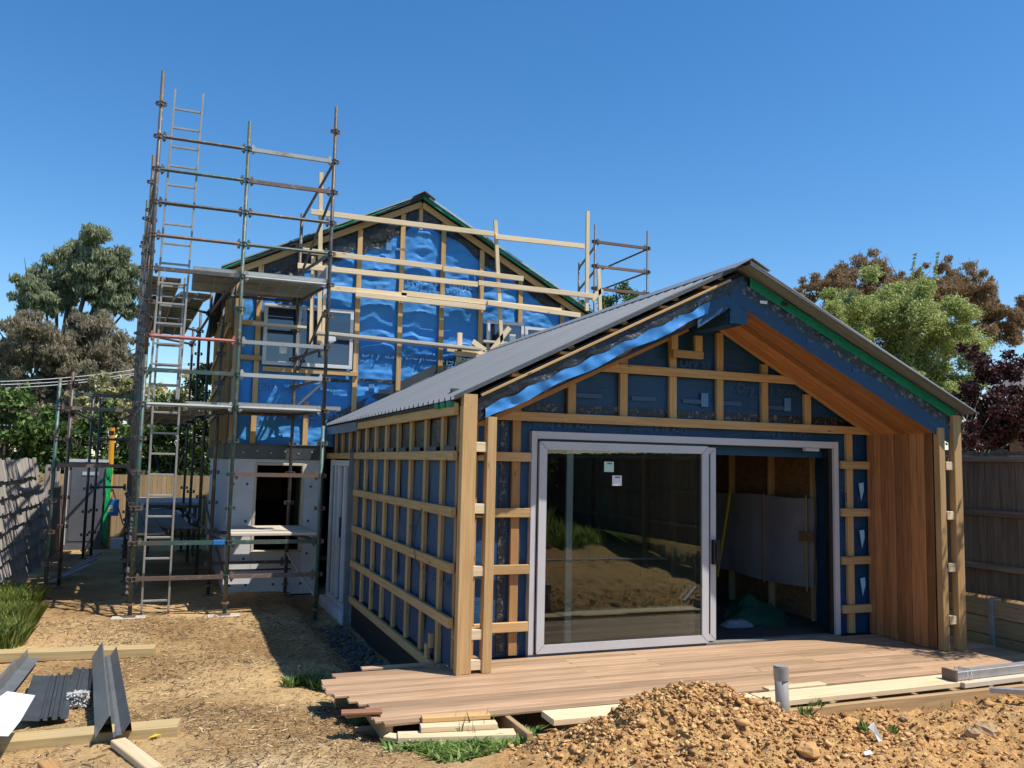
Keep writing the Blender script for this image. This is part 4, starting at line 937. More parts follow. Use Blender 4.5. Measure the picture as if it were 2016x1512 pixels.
# ================================================================== LEFT FOREGROUND
def lay(name, label, cat, pa, pb, w, t_, m, dz=0, up=(0, 0, 1)):
    a = onG(*pa); b = onG(*pb); a[2] += t_/2+dz; b[2] += t_/2+dz
    return tag(board(name, a, b, w, t_, m, None, up, .006), label, cat)
lay('sleeper', 'far treated pine sleeper lying on the mulch at the left edge', 'sleeper', (-80, 1304), (305, 1290), .20, .10, 'sleeper')
lay('sleeper', 'near treated pine sleeper with metal flashing leaning over it', 'sleeper', (-80, 1486), (352, 1446), .20, .10, 'sleeper', -.01)
lay('timber_offcut', 'pale board end poking in at the bottom left edge', 'timber', (232, 1472), (305, 1530), .10, .05, 'pine_new', .01)
lay('timber_offcut', 'small brown block at the bottom edge below the near sleeper', 'timber', (90, 1512), (110, 1535), .1, .05, 'pine_orange')
def fold(name, label, cat, prof, p0, p1, roll, m, group=None, tilt=0, lift=0):
    """folded sheet metal: profile (y,z) list swept from p0 to p1"""
    a = onG(*p0); b = onG(*p1); a[2] += lift; b[2] += lift+tilt
    M, L = frame(a, b, (0, 0, 1)); M = M @ Matrix.Rotation(roll, 4, 'X'); th = .003; V = []; Fs = []; n = len(prof)
    for x in (-L/2, L/2):
        for s in (0, 1):
            for (y, z) in prof: V.append((x, y+.0*s, z-th*s))
    for i in range(n-1): Fs += [(i, i+1, 2*n+i+1, 2*n+i), (n+i, 3*n+i, 3*n+i+1, n+i+1), (i, n+i, n+i+1, i+1), (2*n+i, 2*n+i+1, 3*n+i+1, 3*n+i)]
    Fs += [(0, 2*n, 3*n, n), (n-1, 2*n-1, 4*n-1, 3*n-1)]
    o = fixn(mobj(name, mkmesh(name, V, Fs), m, None, M)); return tag(o, label, cat, group)
fold('flashing_strip', 'grooved dark flashing offcut lying between white sheet and curled offcut', 'flashing', [(-.17, .0), (-.12, .0), (-.115, .02), (-.10, .02), (-.095, .0), (-.06, .0), (-.055, .025), (-.035, .025), (-.03, .0), (.0, .0), (.005, .018), (.02, .018), (.025, .0), (.17, .02)], (84, 1432), (104, 1352), 0, 'flashing', None, .05, .05)
fold('flashing_strip', 'small dark flashing offcut beside the clump of grey fluff', 'flashing', [(-.09, .03), (-.06, .0), (-.01, .0), (.0, .02), (.02, .02), (.03, .0), (.09, .03)], (150, 1392), (164, 1340), 0, 'flashing', None, .08, .03)
fold('flashing_angle', 'tall folded dark metal flashing leaning across the near sleeper', 'flashing', [(-.12, .01), (-.105, .10), (-.05, .015), (-.02, .015), (.0, .0), (.025, .15), (.035, .15), (.115, .01)], (222, 1470), (204, 1322), 0, 'flashing_grey', None, .08, .06)
fold('flashing_angle', 'grey angle flashing pointing at the far sleeper by the left edge', 'flashing', [(-.12, .0), (-.01, .01), (.0, .10), (.01, .01), (.11, .0)], (-25, 1395), (52, 1312), 0, 'flashing_grey', None, .05, .03)
q = [onZ(*p, .10) for p in ((0, 1372), (14, 1362), (69, 1370), (40, 1420), (16, 1450), (-60, 1448), (-60, 1372))]
fixn(tag(MB().prism(q, (0, 0, .004)).obj('white_sheet', 'white'), 'white flat sheet propped at the left edge over the flashing offcuts', 'sheet'))
b = MB(); q0 = onG(152, 1395); pts = [q0+np.array([.10*math.cos(i*1.7)*(.3+.7*random.random()), .09*math.sin(i*2.3)*(.3+.7*random.random()), .02+.12*random.random()]) for i in range(260)]
b.tube(pts, .008, 4); tag(b.obj('fluff_clump', 'wool'), 'tangled clump of grey-white fibre between the flashing offcuts', 'fibre')
q0 = onG(302, 1456); b = MB().prism([q0+np.array(v) for v in ((-.04, 0, .012), (0, -.015, .02), (.05, 0, .03), (.01, .03, .025))], (0, 0, .003)); fixn(tag(b.obj('fallen_leaf', 'leaf_yellow'), 'yellow fallen leaf beside the near sleeper end', 'leaf'))
# rocks and scraps on the soil
def rock(label, p, r, m='stone', flat=.7, seed=0, name='rock', cat='rock'):
    q = onG(*p); V = []; Fs = []; n, k = 7, 10; rr = np.random.default_rng(seed)
    for i in range(n+1):
        for j in range(k):
            th = math.pi*i/n; ph = 2*math.pi*j/k; d = r*(1+.35*(rr.random()-.5)); V.append((d*math.sin(th)*math.cos(ph), d*math.sin(th)*math.sin(ph), flat*d*math.cos(th)))
    for i in range(n):
        for j in range(k): Fs.append((i*k+j, (i+1)*k+j, (i+1)*k+(j+1) % k, i*k+(j+1) % k))
    o = mobj(name, mkmesh(name, V, Fs), m, None, Matrix.Translation(Vector(q+np.array([0, 0, r*.35])))); return tag(o, label, cat)
rock('largest tan rock on the orange soil at lower right', (1942, 1442), .085, seed=1); rock('smaller tan rock touching the largest one on its left', (1915, 1448), .055, seed=2)
rock('pale stone left of the branch shadow on the soil', (1780, 1420), .03, seed=3); rock('clay lump at the foot of the soil heap near the pipe', (1590, 1486), .08, 'clod', .6, 4, 'clay_lump', 'soil lump')
q0 = onG(1722, 1460); b = MB().prism([q0+np.array(v) for v in ((-.05, 0, .10), (0, .0, .13), (.03, 0, .07), (.06, -.02, .0), (.02, -.02, .0), (-.0, 0, .06))], (0, .01, 0)); fixn(tag(b.obj('torn_scrap', 'paper'), 'torn pale scrap standing in the orange soil', 'scrap'))
q0 = onG(1710, 1490); fixn(tag(MB().prism([q0+np.array(v) for v in ((-.03, 0, .01), (.02, -.02, .02), (.03, .02, .03), (-.01, .03, .02))], (0, 0, .004)).obj('paper_scrap', 'white'), 'tiny white paper scrap on the orange soil', 'scrap'))
q0 = onG(540, 1210); V, Fs = ring_tube([q0+np.array(v) for v in ((0, 0, .02), (-.06, .12, .05), (-.16, .3, .03), (-.2, .45, .10))], [.012, .011, .009, .005], 6); 
tag(wobj('fallen_stick', V, Fs, 'bark', None, True), 'bent dry stick lying between the front scaffold legs', 'stick')

# ================================================================== FENCES
# right paling fence, runs away from the camera
FR = thing('paling_fence', 'dark brown timber paling fence on the right above a retaining wall', 'fence', (5.62, -1, .4))
y = -15.5; i = 0
while y < 9:
    w_ = .10; abox('paling', (5.60+.015*(i % 2), y-.012, .46), (5.614+.015*(i % 2), y+w_+.012, 2.14+random.uniform(-.02, .02)), 'fence_wood', FR, .002); y += w_; i += 1
for z in (2.05, 1.42, .80): abox('rail', (5.555, -15.4, z-.035), (5.599, 9, z+.035), 'fence_wood', FR)
for y in np.arange(-14.5, 9, 2.4): abox('post', (5.50, y, -.1), (5.60, y+.1, 2.05), 'fence_wood', FR)
RW = thing('retaining_wall', 'low timber sleeper retaining wall with steel post below the right fence', 'retaining wall', (5.5, -1, -.2))
for z in (-.35, -.15, .05, .25):
    for y0, y1 in ((-3.3, -.76), (-.70, 1.7), (1.76, 4.2)): abox('sleeper', (5.42, y0, z+.004), (5.475, y1, z+.196), 'sleeper' if y0 > -.8 and z > -.2 else 'joist', RW)
for y in (-.73, 1.73): abox('steel_post', (5.38, y-.028, -.4), (5.52, y+.028, .47), 'galv', RW, .002)
# rear fence (shows in the glass)
FBk = thing('paling_fence', 'dark paling fence at the back of the yard, seen only in the glass', 'fence', (0, -16, .3))
for i in range(120): abox('paling', (-4+i*.1, -15.8, .2), (-4+i*.1+.096, -15.78, 2.2), 'fence_wood', FBk, 0)
# left fence: rows of overlapping grey boards
FL = thing('board_fence', 'weathered grey timber fence of short lapped boards on the left', 'fence', (-5.7, 8, -.3))
rows = 8; rh = .245; zb = -.22
for r in range(rows):
    y = 3.6; z0 = zb+rh*r
    ymax = 11.5 if r < 5 else (10.4 if r == 5 else (9.6 if r == 6 else 9.1))
    while y < ymax:
        w_ = random.uniform(.16, .42); dz = random.uniform(-.025, .02); lean = .075
        xb = -5.58+random.uniform(-.012, .012)
        M, L = frame((xb, y+w_/2, z0-.02+dz), (xb-lean, y+w_/2, z0+rh+.045+dz), (1, 0, 0))
        mobj('fence_board', boxmesh(L, w_-.004, .02, .0, 'old_wood'), 'old_wood', FL, M); y += w_
for y in np.arange(3.8, 16, 1.6): abox('post', (-5.78, y, -.4), (-5.69, y+.09, 1.65), 'old_wood', FL)
for i, y in enumerate(np.arange(11.5, 16, .15)): abox('paling', (-5.66, y, -.35), (-5.64, y+.145, 1.15+.05*random.random()), 'fence_wood', FL, 0)
# fence across the back of the side yard
FB2 = thing('paling_fence', 'brown paling fence far down the side yard behind the toilet', 'fence', (-4, 18, -.3))
for i in range(60): abox('paling', (-7+i*.12, 17.6, -.4), (-7+i*.12+.115, 17.62, 1.35), 'joist', FB2, 0)

# ================================================================== SIDE YARD THINGS
t = thing('portable_toilet', 'grey portable toilet with green mesh down its right edge', 'toilet', (-5.15, 14.6, -.3))
zb = gz(-5.1, 14.3); c0, c1 = -5.60, -4.82; y0, y1 = 14.05, 15.0
b = MB().box((c0, y0, zb+.12), (c1, y1, zb+2.0)); b.obj('cabin', 'toilet_grey', t)
MB().box((c0-.03, y0-.03, zb+2.0), (c1+.03, y1+.03, zb+2.06)).obj('roof', 'toilet_white', t); MB().box((c0-.04, y0-.04, zb), (c1+.04, y1+.04, zb+.12)).obj('base', 'toilet_grey', t)
MB().box((c0+.08, y0-.012, zb+.2), (c1-.08, y0-.001, zb+1.9)).obj('panel', 'toilet_grey', t); abox('vent', (c0+.3, y0-.025, zb+1.70), (c1-.15, y0-.013, zb+1.78), 'toilet_white', t, 0)
abox('corner_trim', (c0-.02, y0-.02, zb+.12), (c0+.03, y0-.001, zb+2.0), 'toilet_white', t)
us = np.linspace(0, 1, 12)
o_ = sheet('green_mesh', us, lambda u: 0*u+zb+.05, lambda u: 0*u+zb+1.95, 24, lambda U, Vv: np.stack([c1+.02+.10*U+.05*fbm(U*3, Vv*3, 1.5, 3, 51), y0-.05+.3*U, Vv], -1), 'mesh_green', t)
t = thing('power_pole', 'yellow temporary power pole with a blue meter box beside the toilet', 'pole', (-4.69, 14.5, -.3))
pt = onY(221, 842, 14.5); V, Fs = ring_tube([(-4.72, 14.5, -.32), (pt[0], 14.5, pt[2])], .062, 12); wobj('post', V, Fs, 'post_orange', t, False)
V, Fs = ring_tube([(pt[0]-.005, 14.5, pt[2]-.18), (pt[0]-.005, 14.5, pt[2]-.08)], .068, 12); wobj('band', V, Fs, 'black_plastic', t)
bx = onY(222, 999, 14.4); o_ = abox('meter_box', (bx[0]-.13, 14.26, bx[2]-.19), (bx[0]+.13, 14.43, bx[2]+.19), 'box_blue', t, .01); abox('label_plate', (bx[0]-.10, 14.254, bx[2]-.10), (bx[0]+.02, 14.259, bx[2]+.05), 'paper', o_, 0)
for k_ in range(4): abox('printed_mark', (bx[0]-.09, 14.251, bx[2]+.03-.035*k_), (bx[0]+.0, 14.2535, bx[2]+.04-.035*k_), 'print_grey', o_, 0)
for p in ((244, 1010), (190, 1000)):
    e = onY(*p, 14.6); board('brace', (pt[0], 14.55, 1.35), (e[0], 14.7, e[2]-.3 if p[0] > 200 else e[2]), .05, .02, 'plank_grey', t)
# blocks on the ground by the pole, trailer far behind
tag(abox('pale_block', (-4.62, 14.0, gz(-4.5, 14)-.02), (-4.28, 14.3, gz(-4.5, 14)+.26), 'eps'), 'stack of pale blocks at the foot of the yellow pole', 'block')
tb = thing('work_table', 'dark bench under the side scaffold with boards stacked on it', 'bench', (-3.4, 12.5, -.3))
abox('bench_top', (-3.9, 12.2, .75), (-2.75, 13.2, .82), 'steel_dark', tb)
for x in (-3.8, -2.85):
    for y in (12.3, 13.1): abox('leg', (x-.03, y-.03, -.33), (x+.03, y+.03, .749), 'steel_dark', tb)
tag(abox('parked_trailer', (-4.2, 17.0, -.1), (-2.6, 17.4, .75), 'eps'), 'pale panel stack far down the side yard behind the scaffold', 'panel')
for k_ in range(3):
    p = onG(100+18*k_, 1150-12*k_); tag(board('scrap_timber', p+np.array([0, 0, .03]), p+np.array([.5, .7-.2*k_, .22+.05*k_]), .09, .03, 'old_wood'), ('nearest', 'middle', 'farthest')[k_]+' of three scrap boards dumped in shade by the left fence', 'timber')
# overhead cables
for i, (pa, pb, lab) in enumerate((((-40, 752), (300, 722), 'top'), ((-40, 758), (300, 730), 'second'), ((-40, 766), (300, 733), 'third'), ((-40, 836), (260, 822), 'lowest'))):
    a = onY(*pa, 19); b_ = onY(*pb, 21); pts = [a+(b_-a)*u+np.array([0, 0, -.25*4*u*(1-u)*.4]) for u in np.linspace(0, 1, 12)]
    a0 = a+(a-b_)*3; pts = [a0]+pts+[b_+(b_-a)*3]
    V, Fs = ring_tube(pts, .012, 5); tag(wobj('power_cable', V, Fs, 'cable'), lab+' of the four pale overhead cables crossing the trees at left', 'cable')
# neighbour's tiled roof at right edge
t = thing('neighbour_house', 'brown tiled roof of the next house at the right edge', 'house', (11, 3, 0))
pA = onX(1968, 705, 10.5); 
rx0, rx1 = 10.6, 14.0; rz0 = 3.35
for r_ in range(9):
    for c in range(10):
        x = rx0+r_*.36; z = rz0+r_*.19; y = -2.6+c*.62
        b = MB(); 
        V = []; Fs = []; n = 6
        for u in range(n+1):
            yy = y+.62*u/n; h = .045*math.sin(2*math.pi*u/n)
            V += [(x-.03, yy, z-.02+h), (x+.38, yy, z+.20+h), (x-.03, yy, z-.045+h)]
        for u in range(n): Fs += [(3*u, 3*u+3, 3*u+4, 3*u+1), (3*u+2, 3*u+5, 3*u+3, 3*u)]
        wobj('roof_tile', V, Fs, 'roof_tile', t)
MB().box((rx0+.4, -2.5, .4), (rx1, 3.4, rz0+.15)).obj('wall', 'stone', t)

# ================================================================== VEGETATION
def leaves(cent, rad, n, size, aspect=.35, droop=.5, shell=.35, seed=0):
    r = np.random.default_rng(seed); cent = np.asarray(cent, float); rad = np.asarray(rad, float)
    d = r.normal(size=(n, 3)); d /= np.linalg.norm(d, axis=1)[:, None]
    q = r.random(n)**shell
    lump = 1+.28*np.sin(d[:, 0]*6+seed)*np.cos(d[:, 1]*5+seed*2)+.22*np.sin(d[:, 2]*9+seed*3)+.15*np.sin(d[:, 0]*15+d[:, 2]*13)
    P = cent+d*(q*lump)[:, None]*rad
    a = r.normal(size=(n, 3)); a[:, 2] -= droop*1.6; a /= np.linalg.norm(a, axis=1)[:, None]
    b = np.cross(a, r.normal(size=(n, 3))); b /= np.linalg.norm(b, axis=1)[:, None]
    s = size*(.6+.8*r.random(n))[:, None]
    V = np.stack([P-a*s*.5, P+b*s*aspect*.5, P+a*s*.5, P-b*s*aspect*.5], 1); return V.reshape(-1, 3)
def tree(name, label, cat, clumps, Y, m, size, dens, base, trunk_r=.15, aspect=.35, droop=.5, seed=0, group=None, limbs=True, dY=.7, shell=.35, clumpy=1):
    """clumps: (px,py,rpx[,dY]) at depth about Y"""
    r = np.random.default_rng(seed+99); base = np.array(base, float); t = thing(name, label, cat, base, group); Vs = []; cs = []
    for i, c in enumerate(clumps):
        Yc = Y+(c[3] if len(c) > 3 else r.uniform(-dY, dY)); p = onY(c[0], c[1], Yc); dist = (p-CAM)@FWD; rr = c[2]*dist/F
        cs.append((p, rr)); k = 6*clumpy
        for j in range(k):
            o_ = r.normal(size=3)*rr*(.55 if clumpy == 1 else .5); R2 = rr*(r.uniform(.38, .62) if clumpy == 1 else r.uniform(.2, .46))
            Vs.append(leaves(p+o_, (R2, R2, R2*.8), int(dens*(R2/.5)**2)+12, size, aspect, droop, shell, seed+i*31+j))
    V = np.concatenate(Vs); n = len(V)//4; c0 = V.mean(0)
    mobj('crown', mesh_np('crown', V-c0, np.arange(4*n).reshape(n, 4)), m, t, Matrix.Translation(Vector(c0)))
    top = np.mean([c[0] for c in cs], 0); b = MB(); trunk = base+(top-base)*.55; trunk[:2] = base[:2]*.5+top[:2]*.5
    b.tube([base-np.array([0, 0, .1]), base+(trunk-base)*.5+np.array([.1, 0, 0])*trunk_r*3, trunk], [trunk_r, trunk_r*.8, trunk_r*.6], 9)
    if limbs:
        for p, rr in cs:
            mid = trunk+(p-trunk)*.5+np.array([0, 0, -.1*rr]); b.tube([trunk-np.array([0, 0, .2*r.random()]), mid, p+np.array([0, 0, .3*rr])], [trunk_r*.45, trunk_r*.28, trunk_r*.08], 6)
            for _ in range(3): b.tube([p-np.array([0, 0, .3*rr]), p+r.normal(size=3)*rr*.7], [trunk_r*.14, trunk_r*.03], 4)
    b.obj('trunk', 'bark', t, True); return t
tree('gum_tree', 'tall gum tree with drooping grey-green crown at upper left', 'tree', [(112, 560, 42), (150, 520, 40), (190, 505, 42), (225, 525, 36), (245, 560, 30), (60, 585, 34), (88, 600, 26), (50, 560, 22), (180, 555, 42), (215, 570, 34), (135, 575, 30), (255, 610, 22), (200, 610, 18), (160, 495, 20)], 27, 'leaf_gum', .19, 1100, (-8.2, 27, -.3), .28, .26, 1.2, 1, clumpy=4)
tree('gum_tree', 'wide grey-brown gum tree in front of the tall one at left', 'tree', [(20, 670, 42), (70, 665, 42), (120, 690, 46), (150, 635, 26), (185, 655, 36), (230, 690, 42), (190, 700, 44), (60, 735, 46), (130, 745, 50), (210, 750, 48), (20, 720, 36), (90, 785, 46), (160, 800, 46), (45, 800, 40), (245, 735, 30), (240, 800, 40), (110, 840, 40), (10, 760, 30)], 23, 'leaf_grey', .16, 1100, (-8.0, 23, -.3), .25, .24, 1.0, 2, clumpy=4)
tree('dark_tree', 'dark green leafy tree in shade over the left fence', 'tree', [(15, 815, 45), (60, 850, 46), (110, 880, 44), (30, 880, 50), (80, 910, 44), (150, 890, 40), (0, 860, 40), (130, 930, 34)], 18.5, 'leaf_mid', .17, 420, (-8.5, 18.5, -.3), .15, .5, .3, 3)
tree('flowering_shrub', 'shrub covered in cream flowers behind the left scaffold', 'shrub', [(195, 775, 30), (235, 765, 26), (215, 800, 36), (250, 800, 30), (180, 810, 28), (300, 770, 30), (330, 800, 30), (280, 810, 30), (350, 770, 24)], 20.5, 'leaf_cream', .16, 420, (-5.6, 20.5, -.3), .1, .6, .2, 4)
tree('garden_tree', 'shaded green tree behind the yellow power pole', 'tree', [(180, 850, 40), (230, 870, 40), (190, 910, 40), (250, 900, 36), (160, 950, 30), (240, 950, 34), (210, 830, 30)], 19, 'leaf_mid', .15, 420, (-5.2, 19, -.3), .12, .5, .3, 5)
tree('garden_tree', 'sunlit green tree seen between ladder and white panel wall', 'tree', [(290, 860, 40), (340, 870, 40), (370, 900, 36), (310, 920, 40), (350, 950, 36), (280, 960, 34), (375, 850, 30), (330, 830, 34)], 19.6, 'leaf_mid', .15, 420, (-3.4, 19.6, -.3), .16, .5, .3, 6)
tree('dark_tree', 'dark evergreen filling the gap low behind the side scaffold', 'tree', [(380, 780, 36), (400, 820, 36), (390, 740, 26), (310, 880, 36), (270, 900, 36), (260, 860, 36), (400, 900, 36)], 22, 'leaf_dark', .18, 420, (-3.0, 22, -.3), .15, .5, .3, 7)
tree('gum_tree', 'bronze-leaved gum tree rising behind the light green tree', 'tree', [(1600, 578, 26), (1635, 560, 34), (1685, 545, 36), (1735, 530, 30), (1720, 560, 40), (1780, 560, 36), (1650, 600, 30), (1765, 590, 36)], 19, 'leaf_brown', .13, 1300, (11.5, 19, -.3), .22, .25, .9, 8, clumpy=3)
tree('gum_tree', 'bronze-leaved gum tree at the upper right edge', 'tree', [(1830, 560, 30), (1800, 565, 34), (1880, 552, 34), (1920, 570, 34), (1950, 590, 26), (1960, 630, 34), (2000, 620, 34), (1900, 600, 36), (1990, 650, 28), (1850, 585, 30), (2030, 600, 30), (1940, 650, 30)], 17, 'leaf_brown', .13, 1300, (14.5, 17, -.3), .22, .25, .9, 9, clumpy=3)
tree('light_green_tree', 'bushy light green tree behind the right slope of the extension', 'tree', [(1632, 608, 36), (1685, 600, 48), (1745, 585, 50), (1800, 585, 52), (1850, 605, 50), (1660, 640, 44), (1710, 655, 52), (1770, 645, 58), (1830, 665, 56), (1870, 660, 46), (1740, 690, 50), (1770, 715, 52), (1815, 735, 54), (1860, 725, 52), (1855, 785, 50), (1885, 630, 40), (1895, 770, 44), (1800, 695, 52), (1905, 690, 38), (1700, 625, 44), (1820, 780, 44), (1790, 745, 44)], 7.2, 'leaf_light', .065, 3300, (8.2, 7.2, .4), .045, .42, .1, 10)
def sprig(p, q, Y): 
    a = onY(*p, Y); b = onY(*q, Y); L = [leaves(a+(b-a)*u, (.04, .04, .05), 16, .07, .4, 0, .5, int(u*99)) for u in np.linspace(0, 1, 9)]; return np.concatenate(L)
cr = [o for o in bpy.data.objects if o.parent and o.parent.name.startswith('light_green_tree')][0].parent
for pp, qq in (((1793, 560), (1801, 502)), ((1840, 555), (1846, 500)), ((1808, 560), (1812, 528))):
    V = sprig(pp, qq, 7.2); n = len(V)//4; c0 = V.mean(0); mobj('tall_shoot', mesh_np('shoot', V-c0, np.arange(4*n).reshape(n, 4)), 'leaf_light', cr, Matrix.Translation(Vector(c0)))
tree('plum_tree', 'dark purple-leaved plum tree above the right fence', 'tree', [(1925, 700, 24), (1950, 735, 36), (1990, 730, 30), (1920, 780, 34), (1975, 790, 44), (1930, 830, 40), (1990, 840, 40), (1895, 830, 24), (2030, 780, 40), (1960, 860, 30), (1905, 860, 24), (2010, 865, 30), (2040, 850, 40)], 2.6, 'leaf_purple', .06, 3600, (7.3, 2.6, .4), .04, .5, .3, 11, None, True, .4)
tree('hedge', 'dark leafy hedge behind the right fence under the plum tree', 'hedge', [(1900, 850, 40), (1940, 870, 44), (1985, 870, 44), (2030, 870, 44), (1960, 830, 40), (2010, 820, 40), (1890, 890, 36), (2060, 850, 40)], 4.6, 'leaf_dark', .07, 2200, (8.2, 4.6, .4), .06, .5, .3, 14)
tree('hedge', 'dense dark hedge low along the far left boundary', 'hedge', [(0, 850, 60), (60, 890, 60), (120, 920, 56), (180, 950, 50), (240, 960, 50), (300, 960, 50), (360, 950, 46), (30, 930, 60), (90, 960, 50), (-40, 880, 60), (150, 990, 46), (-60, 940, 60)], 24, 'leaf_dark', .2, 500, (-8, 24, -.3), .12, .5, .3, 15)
tree('round_shrub', 'dark leafy treetop showing above the roof ridge by the far scaffold', 'tree', [(1215, 583, 24), (1190, 605, 22), (1145, 605, 16), (1240, 600, 20)], 11, 'leaf_mid', .10, 700, (6.6, 11, -.3), .1, .5, .3, 12)
# tree standing just outside the frame at right: throws the dappled shade on the deck
def world_tree(name, label, clumps, m, size, dens, base, trunk_r, seed, aspect=.4):
    t = thing(name, label, 'tree', base); Vs = []; b = MB(); base = np.array(base, float); r = np.random.default_rng(seed)
    for i, (x, y, z, rr) in enumerate(clumps):
        p = np.array([x, y, z]); 
        for j in range(5):
            R2 = rr*r.uniform(.4, .6); Vs.append(leaves(p+r.normal(size=3)*rr*.5, (R2, R2, R2*.8), int(dens*(R2/.5)**2)+10, size, aspect, .3, .35, seed+i*7+j))
        b.tube([base+np.array([0, 0, 1.2]), (base+p)/2+np.array([0, 0, .8]), p], [trunk_r*.6, trunk_r*.35, trunk_r*.1], 6)
    b.tube([base-np.array([0, 0, .1]), base+np.array([.02, 0, 1.3])], [trunk_r, trunk_r*.7], 8)
    V = np.concatenate(Vs); n = len(V)//4; c0 = V.mean(0); mobj('crown', mesh_np('crown', V-c0, np.arange(4*n).reshape(n, 4)), m, t, Matrix.Translation(Vector(c0)))
    b.obj('trunk', 'bark', t, True); return t
world_tree('small_tree', 'small leafy tree just past the right edge shading the deck', [(5.9, -2.1, 3.3, .45), (6.3, -2.5, 3.8, .5), (6.6, -1.9, 3.5, .5), (6.9, -1.2, 3.6, .6), (6.4, -1.5, 4.0, .5)], 'leaf_mid', .08, 700, (6.5, -2.2, .4), .06, 61)
for i, (x, y) in enumerate(((2.4, -12.5), (4.6, -11.5), (.2, -14), (5.0, -14.3))):
    z = gz(x, y); world_tree('yard_bush', ('leafy bush on the grass behind the camera', 'tall bush near the right fence behind the camera', 'bush by the back fence behind the camera', 'corner bush behind the camera')[i], [(x, y, z+.6, .6), (x+.4, y+.2, z+1.0, .5), (x-.3, y, z+1.1, .5)]+([(x, y, z+1.8, .6)] if i % 2 else []), 'leaf_mid', .12, 500, (x, y, z), .04, 70+i)
tag(board('conduit_pipe', (.2, -6.9, gz(.2, -6.9)+.02), (6.4-.95, -6.3, gz(5.4, -6.3)+.03), .035, .035, 'white'), 'long white conduit lying on the soil bank, reflected in the glass', 'pipe')

# grass and weeds
def blades(P, hmin, hmax, wd, seed, bend=.35, flat=False):
    r = np.random.default_rng(seed); n = len(P); h = r.uniform(hmin, hmax, n); a = r.uniform(0, 2*math.pi, n); d = np.stack([np.cos(a), np.sin(a), 0*a], 1); s = np.stack([-np.sin(a), np.cos(a), 0*a], 1)*wd
    lean = r.uniform(.05, bend, n)*h; up = np.array([0, 0, 1.])
    m1 = P+up*(h*.55)[:, None]+d*(lean*.35)[:, None]; tp = P+up*(h*(.95 if not flat else .7))[:, None]+d*lean[:, None]
    V = np.stack([P-s, P+s, m1+s*.8, tp, m1-s*.8], 1).reshape(-1, 3); i = np.arange(n)*5
    return V, np.stack([i, i+1, i+2, i+3, i+4], 1)
def patch(name, label, cat, pts, n, hmin, hmax, wd, m, seed, bend=.4):
    """pts: (px,py,radius metres)"""
    r = np.random.default_rng(seed); P = []
    for px, py, R_, k in pts:
        c = onG(px, py); a = r.uniform(0, 6.283, int(n*k)); q = R_*np.sqrt(r.random(int(n*k))); x = c[0]+q*np.cos(a); y = c[1]+q*np.sin(a); P.append(np.stack([x, y, ground_z(x, y)-.005], 1))
    P = np.concatenate(P); V, Q_ = blades(P, hmin, hmax, wd, seed, bend); c0 = V.mean(0)
    o = mobj(name, mesh_np(name, V-c0, Q_), m, None, Matrix.Translation(Vector(c0))); return stuff(o, label, cat)
patch('grass', 'long green grass at the left edge by the fence', 'grass', [(-10, 1225, .5, 2), (20, 1200, .3, 1.), (-30, 1270, .4, 1.2), (50, 1190, .2, .4), (5, 1255, .2, .4), (-40, 1180, .6, 1.2)], 1900, .08, .30, .006, 'grass', 5, .7)
patch('weeds', 'low green weeds along the deck corner', 'weeds', [(712, 1428, .12, .3), (745, 1440, .14, .4), (800, 1458, .18, .5), (860, 1470, .22, .7), (930, 1476, .24, .7), (890, 1490, .16, .3), (990, 1462, .2, .5), (1035, 1445, .12, .3), (840, 1445, .16, .4), (780, 1475, .1, .1), (900, 1455, .3, .3)], 800, .012, .065, .012, 'weed', 6, 2.6)
patch('weeds', 'thin upright weed stalks in front of the small offcut stack', 'weeds', [(780, 1440, .04, 1), (845, 1430, .05, 1), (920, 1450, .2, 2), (1020, 1440, .08, 1)], 9, .12, .24, .003, 'weed', 16, .3)
patch('weeds', 'flowering weed clump at the far deck corner in shadow edge', 'weeds', [(600, 1346, .12, 1), (630, 1356, .10, 1), (570, 1352, .06, .3)], 260, .03, .13, .012, 'weed', 7, 1.1)
patch('weeds', 'weed sprig growing at the foot of the grey pipe', 'weeds', [(1600, 1400, .06, 1), (1590, 1420, .05, .6)], 150, .03, .14, .008, 'weed', 8, .8)
patch('weeds', 'scattered small green tufts on the orange soil at right', 'weeds', [(1750, 1448, .05, 1), (1850, 1388, .12, .6), (1810, 1395, .06, .7), (1700, 1440, .04, .4)], 120, .02, .09, .006, 'weed', 9, .8)
r_ = np.random.default_rng(3); x = r_.uniform(-1, 5.5, 26000); y = r_.uniform(-15.5, -7.6, 26000); k_ = fbm(x, y, .8, 2, 3) > -.12; x, y = x[k_], y[k_]
V, Q_ = blades(np.stack([x, y, ground_z(x, y)-.005], 1), .12, .4, .012, 11, .6); c0 = V.mean(0); stuff(mobj('grass', mesh_np('grass', V-c0, Q_), 'grass', None, Matrix.Translation(Vector(c0))), 'rough yard grass behind the camera reflected in the glass', 'grass')
# dandelion heads
for i, p in enumerate(((642, 1342), (585, 1320), (596, 1318), (613, 1312))):
    q = onG(p[0], 1352 if i else 1356); t = thing('dandelion', ('yellow dandelion flower at the far deck corner', 'left dandelion bud stalk by the shadow edge', 'middle dandelion bud stalk by the shadow edge', 'right and tallest dandelion bud stalk by the shadow edge')[i], 'flower', q)
    hgt = .07 if i == 0 else .16+.02*i; V, Fs = ring_tube([q, q+np.array([.01, 0, hgt])], .003, 5); wobj('stalk', V, Fs, 'weed', t)
    V, Fs = ring_tube([q+np.array([.01, 0, hgt-.004]), q+np.array([.01, 0, hgt+.012]), q+np.array([.01, 0, hgt+.02])], [.006, .022 if i == 0 else .009, .012 if i == 0 else .004], 10); wobj('flower_head', V, Fs, 'leaf_yellow' if i == 0 else 'weed', t)
